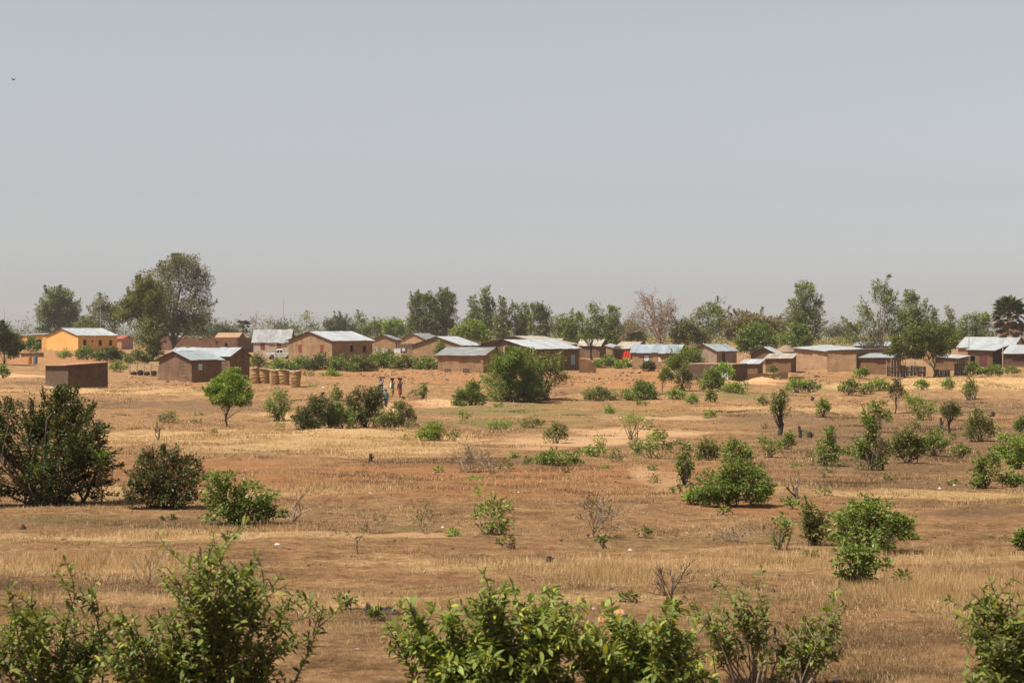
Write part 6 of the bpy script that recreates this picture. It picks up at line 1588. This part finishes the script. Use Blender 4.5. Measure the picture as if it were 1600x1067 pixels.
# people on the path
def skin_mesh(name, verts, edges, radii, root, sub=2):
    me = bpy.data.meshes.new(name); me.from_pydata(verts, edges, []); me.update()
    o = bpy.data.objects.new(name, me); COL.objects.link(o)
    m = o.modifiers.new('skin', 'SKIN'); m.use_smooth_shade = True
    sv = me.skin_vertices[0].data
    for i, r in enumerate(radii):
        sv[i].radius = (r, r) if not isinstance(r, tuple) else r
        sv[i].use_root = i == root
    ss = o.modifiers.new('sub', 'SUBSURF'); ss.levels = ss.render_levels = sub
    dg = bpy.context.evaluated_depsgraph_get()
    out = bpy.data.meshes.new_from_object(o.evaluated_get(dg))
    bpy.data.objects.remove(o, do_unlink=True)
    return out

def person(label, px, yb, H, facing, top, bottom, seed, load=None, arms_up=True, skirt=True, step=.16, d=None):
    rg = random.Random(seed)
    k = H / 1.65
    e = empty('person', gp(px, yb, d), label, 'person', rot=facing)
    V, E, R = [], [], []
    def v(x, y, z, r, par=None):
        V.append((x * k, y * k, z * k)); R.append(r * k if not isinstance(r, tuple) else (r[0] * k, r[1] * k))
        if par is not None: E.append((par, len(V) - 1))
        return len(V) - 1
    # faces -Y; pelvis root
    pel = v(0, 0, .90, (.15, .11))
    wa = v(0, 0, 1.08, (.125, .095), pel); ch = v(0, .0, 1.25, (.155, .11), wa); sh = v(0, .01, 1.36, (.12, .085), ch)
    nk = v(0, 0, 1.43, .052, sh); hd = v(0, -.015, 1.52, (.072, .085), nk); v(0, -.01, 1.60, (.07, .085), hd)
    v(0, -.105, 1.51, .014, hd)
    for sx in (-1, 1): v(sx * .082, .01, 1.51, .014, hd)
    for sx in (-1, 1):
        hp = v(sx * .09, 0, .84, .085, pel)
        st = step * (1 if sx > 0 else -1)
        kn = v(sx * .095, -.06 - st * .5, .48, .058, hp); ca = v(sx * .095, -st * .75, .32, .05, kn); an = v(sx * .095, -st * 1.0 + .03, .08, .034, ca)
        v(sx * .10, -st - .12, .03, .03, an)
        a0 = v(sx * .185, .01, 1.34, .052, sh)
        if arms_up and (sx > 0 or seed % 2):
            el = v(sx * .30, -.06, 1.46, .040, a0); wr = v(sx * .16, -.05, 1.66, .027, el); pm = v(sx * .13, -.05, 1.71, .028, wr); fd = (-.2 * sx, -.1, .95)
        else:
            el = v(sx * .24, .03, 1.09, .040, a0); wr = v(sx * .25, -.07, .86, .027, el); pm = v(sx * .25, -.085, .80, .030, wr); fd = (0, -.25, -.95)
        for q, (o1, ln) in enumerate(((-.026, .07), (-.009, .082), (.009, .078), (.024, .062))):
            f1 = v(V[pm][0] / k + .3 * o1, V[pm][1] / k + o1, V[pm][2] / k + fd[2] * .035, .009, pm)
            v(V[f1][0] / k + fd[0] * ln * .5, V[f1][1] / k + fd[1] * ln, V[f1][2] / k + fd[2] * ln, .0075, f1)
        v(V[pm][0] / k - sx * .02, V[pm][1] / k - .045, V[pm][2] / k + fd[2] * .02, .009, pm)
    me = skin_mesh('body', V, E, R, pel)
    link('body', me, M['skin'], e)
    def cloth(name, rings, mat, n=18):
        mb = MB(); V2 = []
        for cx, cy, z, rx, ry in rings:
            for i in range(n):
                a = 2 * math.pi * i / n; w = 1 + .05 * math.sin(5 * a + z * 9)
                V2.append(((cx + rx * w * math.cos(a)) * k, (cy + ry * w * math.sin(a)) * k, z * k))
        Fc = [(i * n + j, i * n + (j + 1) % n, (i + 1) * n + (j + 1) % n, (i + 1) * n + j) for i in range(len(rings) - 1) for j in range(n)]
        mb.add(V2, Fc); mb.build(name, M[mat], e, smooth=True)
    cloth('shirt', [(0, 0, .84, .205, .155), (0, 0, 1.0, .175, .135), (0, 0, 1.2, .185, .14), (0, 0, 1.33, .20, .125), (0, .01, 1.41, .13, .09), (0, .01, 1.44, .068, .062)], top)
    for sx in (-1, 1):
        up_ = arms_up and (sx > 0 or seed % 2)
        mb = MB(); mb.tube([(sx * .15 * k, .01 * k, 1.34 * k), ((sx * .25) * k, -.02 * k, (1.40 if up_ else 1.20) * k)], [.075 * k, .062 * k], 10, cap=False)
        mb.build('sleeve', M[top], e, smooth=True)
    if skirt:
        cloth('skirt', [(0, 0, .26, .20, .24), (0, 0, .5, .195, .20), (0, 0, .75, .20, .16), (0, 0, .93, .168, .13), (0, 0, .98, .16, .122)], bottom)
    else:
        for sx in (-1, 1):
            st = step * (1 if sx > 0 else -1)
            mb = MB(); mb.tube([(sx * .085 * k, 0, .93 * k), (sx * .092 * k, -.05 * k - st * .4 * k, .5 * k), (sx * .095 * k, (-st * .95 + .02) * k, .12 * k)], [.115 * k, .085 * k, .065 * k], 10, cap=False)
            mb.build('trouser_leg', M[bottom], e, smooth=True)
    hm = MB(); hm.lathe([(.088 * k, 1.535 * k), (.094 * k, 1.60 * k), (.078 * k, 1.655 * k), (.035 * k, 1.685 * k), (.004 * k, 1.69 * k)], 0, .012 * k, 14, cap=False); hm.build('hair', M['hair'], e, smooth=True)
    for sx in (-1, 1):
        ey = MB(); ey.lathe([(.002, -.008), (.009, 0), (.002, .008)], sides=8); o = ey.build('eye', M['white_cloth'], e); o.location = (sx * .032 * k, -.09 * k, 1.545 * k)
    if load:
        kind, mat, w = load
        p = Vector(gp(px, yb, d)) + Vector((0, 0, 1.70 * k))
        if kind == 'basin':
            mb = MB(); mb.lathe([(w * .5, 0), (w * .62, .03), (w * .95, .20), (w, .22), (w * .93, .21), (w * .55, .06), (.02, .05)], sides=18)
            o = mb.build('head_basin', M[mat], None, p, smooth=True); tag(o, load_label[seed], 'basin')
        else:
            mb = MB(); r2 = random.Random(seed)
            for i in range(16):
                a = r2.uniform(-.12, .12); y = r2.uniform(-.09, .09); z = .045 + r2.uniform(0, .12)
                mb.tube([(-w + r2.uniform(-.1, .1), y - a * .4, z), (w + r2.uniform(-.1, .1), y + a * .4, z + r2.uniform(-.03, .03))], r2.uniform(.012, .022), 5)
            o = mb.build('firewood_bundle', M[mat], None, p); o.rotation_euler = (0, 0, .3); tag(o, load_label[seed], 'firewood')
load_label = {1: 'bundle of dark wood carried on the head of the person in lavender', 4: 'dark basin on the head of the person in the red skirt', 3: 'dark green load on the head of the person in the yellow skirt', 2: 'pale cloth bundle basin on the head of the person in teal'}
person('person in a lavender top walking with a bundle on the head, leftmost of the group', 595.5, 621, 1.58, 2.6, 'lavender', 'grey_cloth', 1, ('wood', 'bark', .36), d=196)
person('person in a teal top and dark trousers nearest on the path', 603, 637, 1.52, 2.9, 'teal', 'dark_blue', 2, ('basin', 'white_cloth', .2), skirt=False)
person('person in a dark green and white top with yellow skirt', 613, 620, 1.50, -.5, 'dark_green', 'ochre_cloth', 3, ('basin', 'dark_green', .24), d=196)
person('person in a plum top and red skirt, rightmost of the group', 625, 620, 1.56, -.3, 'plum', 'rust_red', 4, ('basin', 'bark_dark', .26), d=196)
# scarf of the third person
sc = MB(); sc.obox((-.16, -.15, .86), (.12, 0, 0), (0, -.03, 0), (.03, 0, .46))
third = [o for o in bpy.data.objects if o.get('label', '').startswith('person in a dark green')][0]
sc.build('scarf', M['white_cloth'], third)

# bird in the sky
def bird():
    d = 160; p = at(21, 125, d)
    e = empty('bird', p, 'small dark bird flying high in the grey sky at the left', 'bird')
    b = MB(); b.lathe([(.002, -.14), (.035, -.08), (.05, 0), (.035, .07), (.03, .10), (.03, .13), (.002, .17)], sides=10); o = b.build('body', M['feather'], e, smooth=True); o.rotation_euler = (math.radians(90), 0, math.radians(60))
    for sx in (-1, 1):
        w = MB(); w.add([(0, -.05, .02), (sx * .16, -.07, .09), (sx * .34, .01, .05), (sx * .17, .05, .08), (0, .06, .02), (sx * .16, -.01, .10)], [(0, 1, 5), (1, 2, 5), (2, 3, 5), (3, 4, 5), (4, 0, 5)])
        q = w.build('wing', M['feather'], e); q.rotation_euler = (0, 0, math.radians(60))
bird()

# round thatched roof behind the flat roofed hut
def round_hut():
    d = 310; s = F / d
    e = empty('round_hut', at(1228, 574, d), 'round hut with weathered grey brown thatch cone behind the flat roofed hut', 'hut')
    R = 15 / s
    w = MB(); w.lathe([(R * .85, -.5), (R * .85, 25 / s)], sides=20); w.build('wall', M['mud'], e)
    t = MB(); z = 24 / s; t.lathe([(R * 1.12, z - .05), (R * 1.1, z + .1), (R * .8, z + 4 / s), (R * .6, z + 7 / s), (R * .35, z + 9.5 / s), (.05, z + 11 / s)], sides=20); t.build('roof', M['thatch'], e)
round_hut()

# ------------------------------------------------------------------ dry grass and weeds
def grass(name, label, n, ymin, ymax, mat, kinds, hmax, seed, power=1.0, base_p=.12, wpx=.8, col_lo=-60, col_hi=1660, lean=.45, avoid=None):
    rg = np.random.default_rng(seed)
    # tussock centres, thinned by the ground cover, then blades around each
    nt_ = n // 4
    rows = ymin + (ymax - ymin) * rg.uniform(0, 1, nt_) ** power
    td = np.exp(np.interp(-rows, -_yy, _ld))
    tx = (rg.uniform(col_lo, col_hi, nt_) - 800) / F * td
    p = np.full(nt_, base_p)
    for kd, wgt in kinds:
        p = p + wgt * cover(kd, tx, td)
    p = p * np.clip((fbm(tx * .45, td * .45, 31) - .33) * 3.6, 0.15, 1.5)
    keep = rg.uniform(0, 1, nt_) < p
    tx, td, p = tx[keep], td[keep], p[keep]
    tsize = rg.uniform(.3, 1, len(tx)) ** 1.5
    k = rg.choice(len(tx), n, p=(tsize + .25) / (tsize + .25).sum())
    spread = (.10 + td[k] * .0022) * rg.uniform(.4, 2.6, n)
    x = tx[k] + rg.normal(0, 1, n) * spread
    d = td[k] + rg.normal(0, 1, n) * spread
    tuft = tsize[k]; p = p[k]
    m = n
    h = hmax * rg.uniform(.35, 1, m) * (.45 + .75 * tuft) * (.55 + .6 * np.clip(p, 0, 1))
    w = np.maximum(.004, wpx / (F / d * RES)) * rg.uniform(.6, 1.3, m)
    z = ground_z(x, d) - .06
    a = rg.uniform(0, 2 * math.pi, m); l = rg.uniform(.05, lean, m) * h
    P = np.stack([x, d, z], 1)
    S = np.stack([np.cos(a * 3.7), np.sin(a * 3.7) * .5, np.zeros(m)], 1) * w[:, None] * .5
    T = P + np.stack([np.cos(a) * l, np.sin(a) * l, h + .06], 1)
    V = np.stack([P - S, P + S, T], 1).reshape(-1, 3)
    Fc = np.arange(m * 3).reshape(m, 3)
    o = link(name, np_mesh(name, V, Fc, 3), M[mat])
    tag(o, label, 'grass', kind='stuff')
GK = (('straw', .95), ('soil', -.10), ('path', -.6), ('burnt', -.06), ('green', .05))
grass('dry_grass', 'short dry grass stubble over the whole field', 125000, 586, 1100, 'grass_dry', GK, .14, 1, power=.8, base_p=.15, wpx=.7, lean=1.2)
grass('straw_litter', 'flattened straw litter lying on the field', 185000, 620, 1100, 'grass_dry', (('straw', .7), ('soil', -.12), ('path', -.6), ('burnt', -.10)), .045, 6, power=.55, base_p=.42, wpx=.8, lean=5.0)
grass('tall_dry_grass', 'taller tufts of dry grass in the straw strips', 32000, 590, 1100, 'grass_dry', (('straw', .8),), .28, 2, power=.8, base_p=-.08, wpx=.5, lean=.6)
grass('withered_weeds', 'withered brown weeds and trampled stalks over the field', 120000, 592, 1100, 'grass_brown', (('burnt', .5), ('straw', .12)), .09, 4, power=.8, base_p=.13, wpx=1.0, lean=2.2)
grass('field_weeds', 'brown withered weeds over the middle and far field', 95000, 588, 790, 'grass_brown', (('burnt', .4), ('soil', .05), ('path', -.3)), .14, 8, power=1.1, base_p=.22, wpx=.75, lean=1.4)
grass('field_straw', 'pale short straw over the middle and far field', 80000, 588, 790, 'grass_dry', (('straw', .7), ('path', -.3)), .16, 9, power=1.1, base_p=.16, wpx=.9, lean=1.4)
grass('green_weeds', 'low green weeds creeping over the ground', 42000, 556, 1090, 'grass_green', (('green', .5),), .08, 3, power=1.6, base_p=.02, wpx=1.3, lean=1.6)

# ------------------------------------------------------------------ the dusty air
def haze():
    mb = MB()
    z0, z1 = EYE - 26, EYE + 34
    mb.box(0, 1450, (z0 + z1) / 2, 4800, 3060, z1 - z0)
    m, nt, out = new_mat('dusty_air')
    v = nt.nodes.new('ShaderNodeVolumePrincipled')
    v.inputs['Color'].default_value = (.92, .92, .92, 1)
    v.inputs['Density'].default_value = .00011
    v.inputs['Anisotropy'].default_value = .2
    nt.links.new(v.outputs[0], out.inputs['Volume'])
    o = mb.build('haze', m); tag(o, 'thin dusty haze over the plain', 'haze', kind='stuff')
haze()
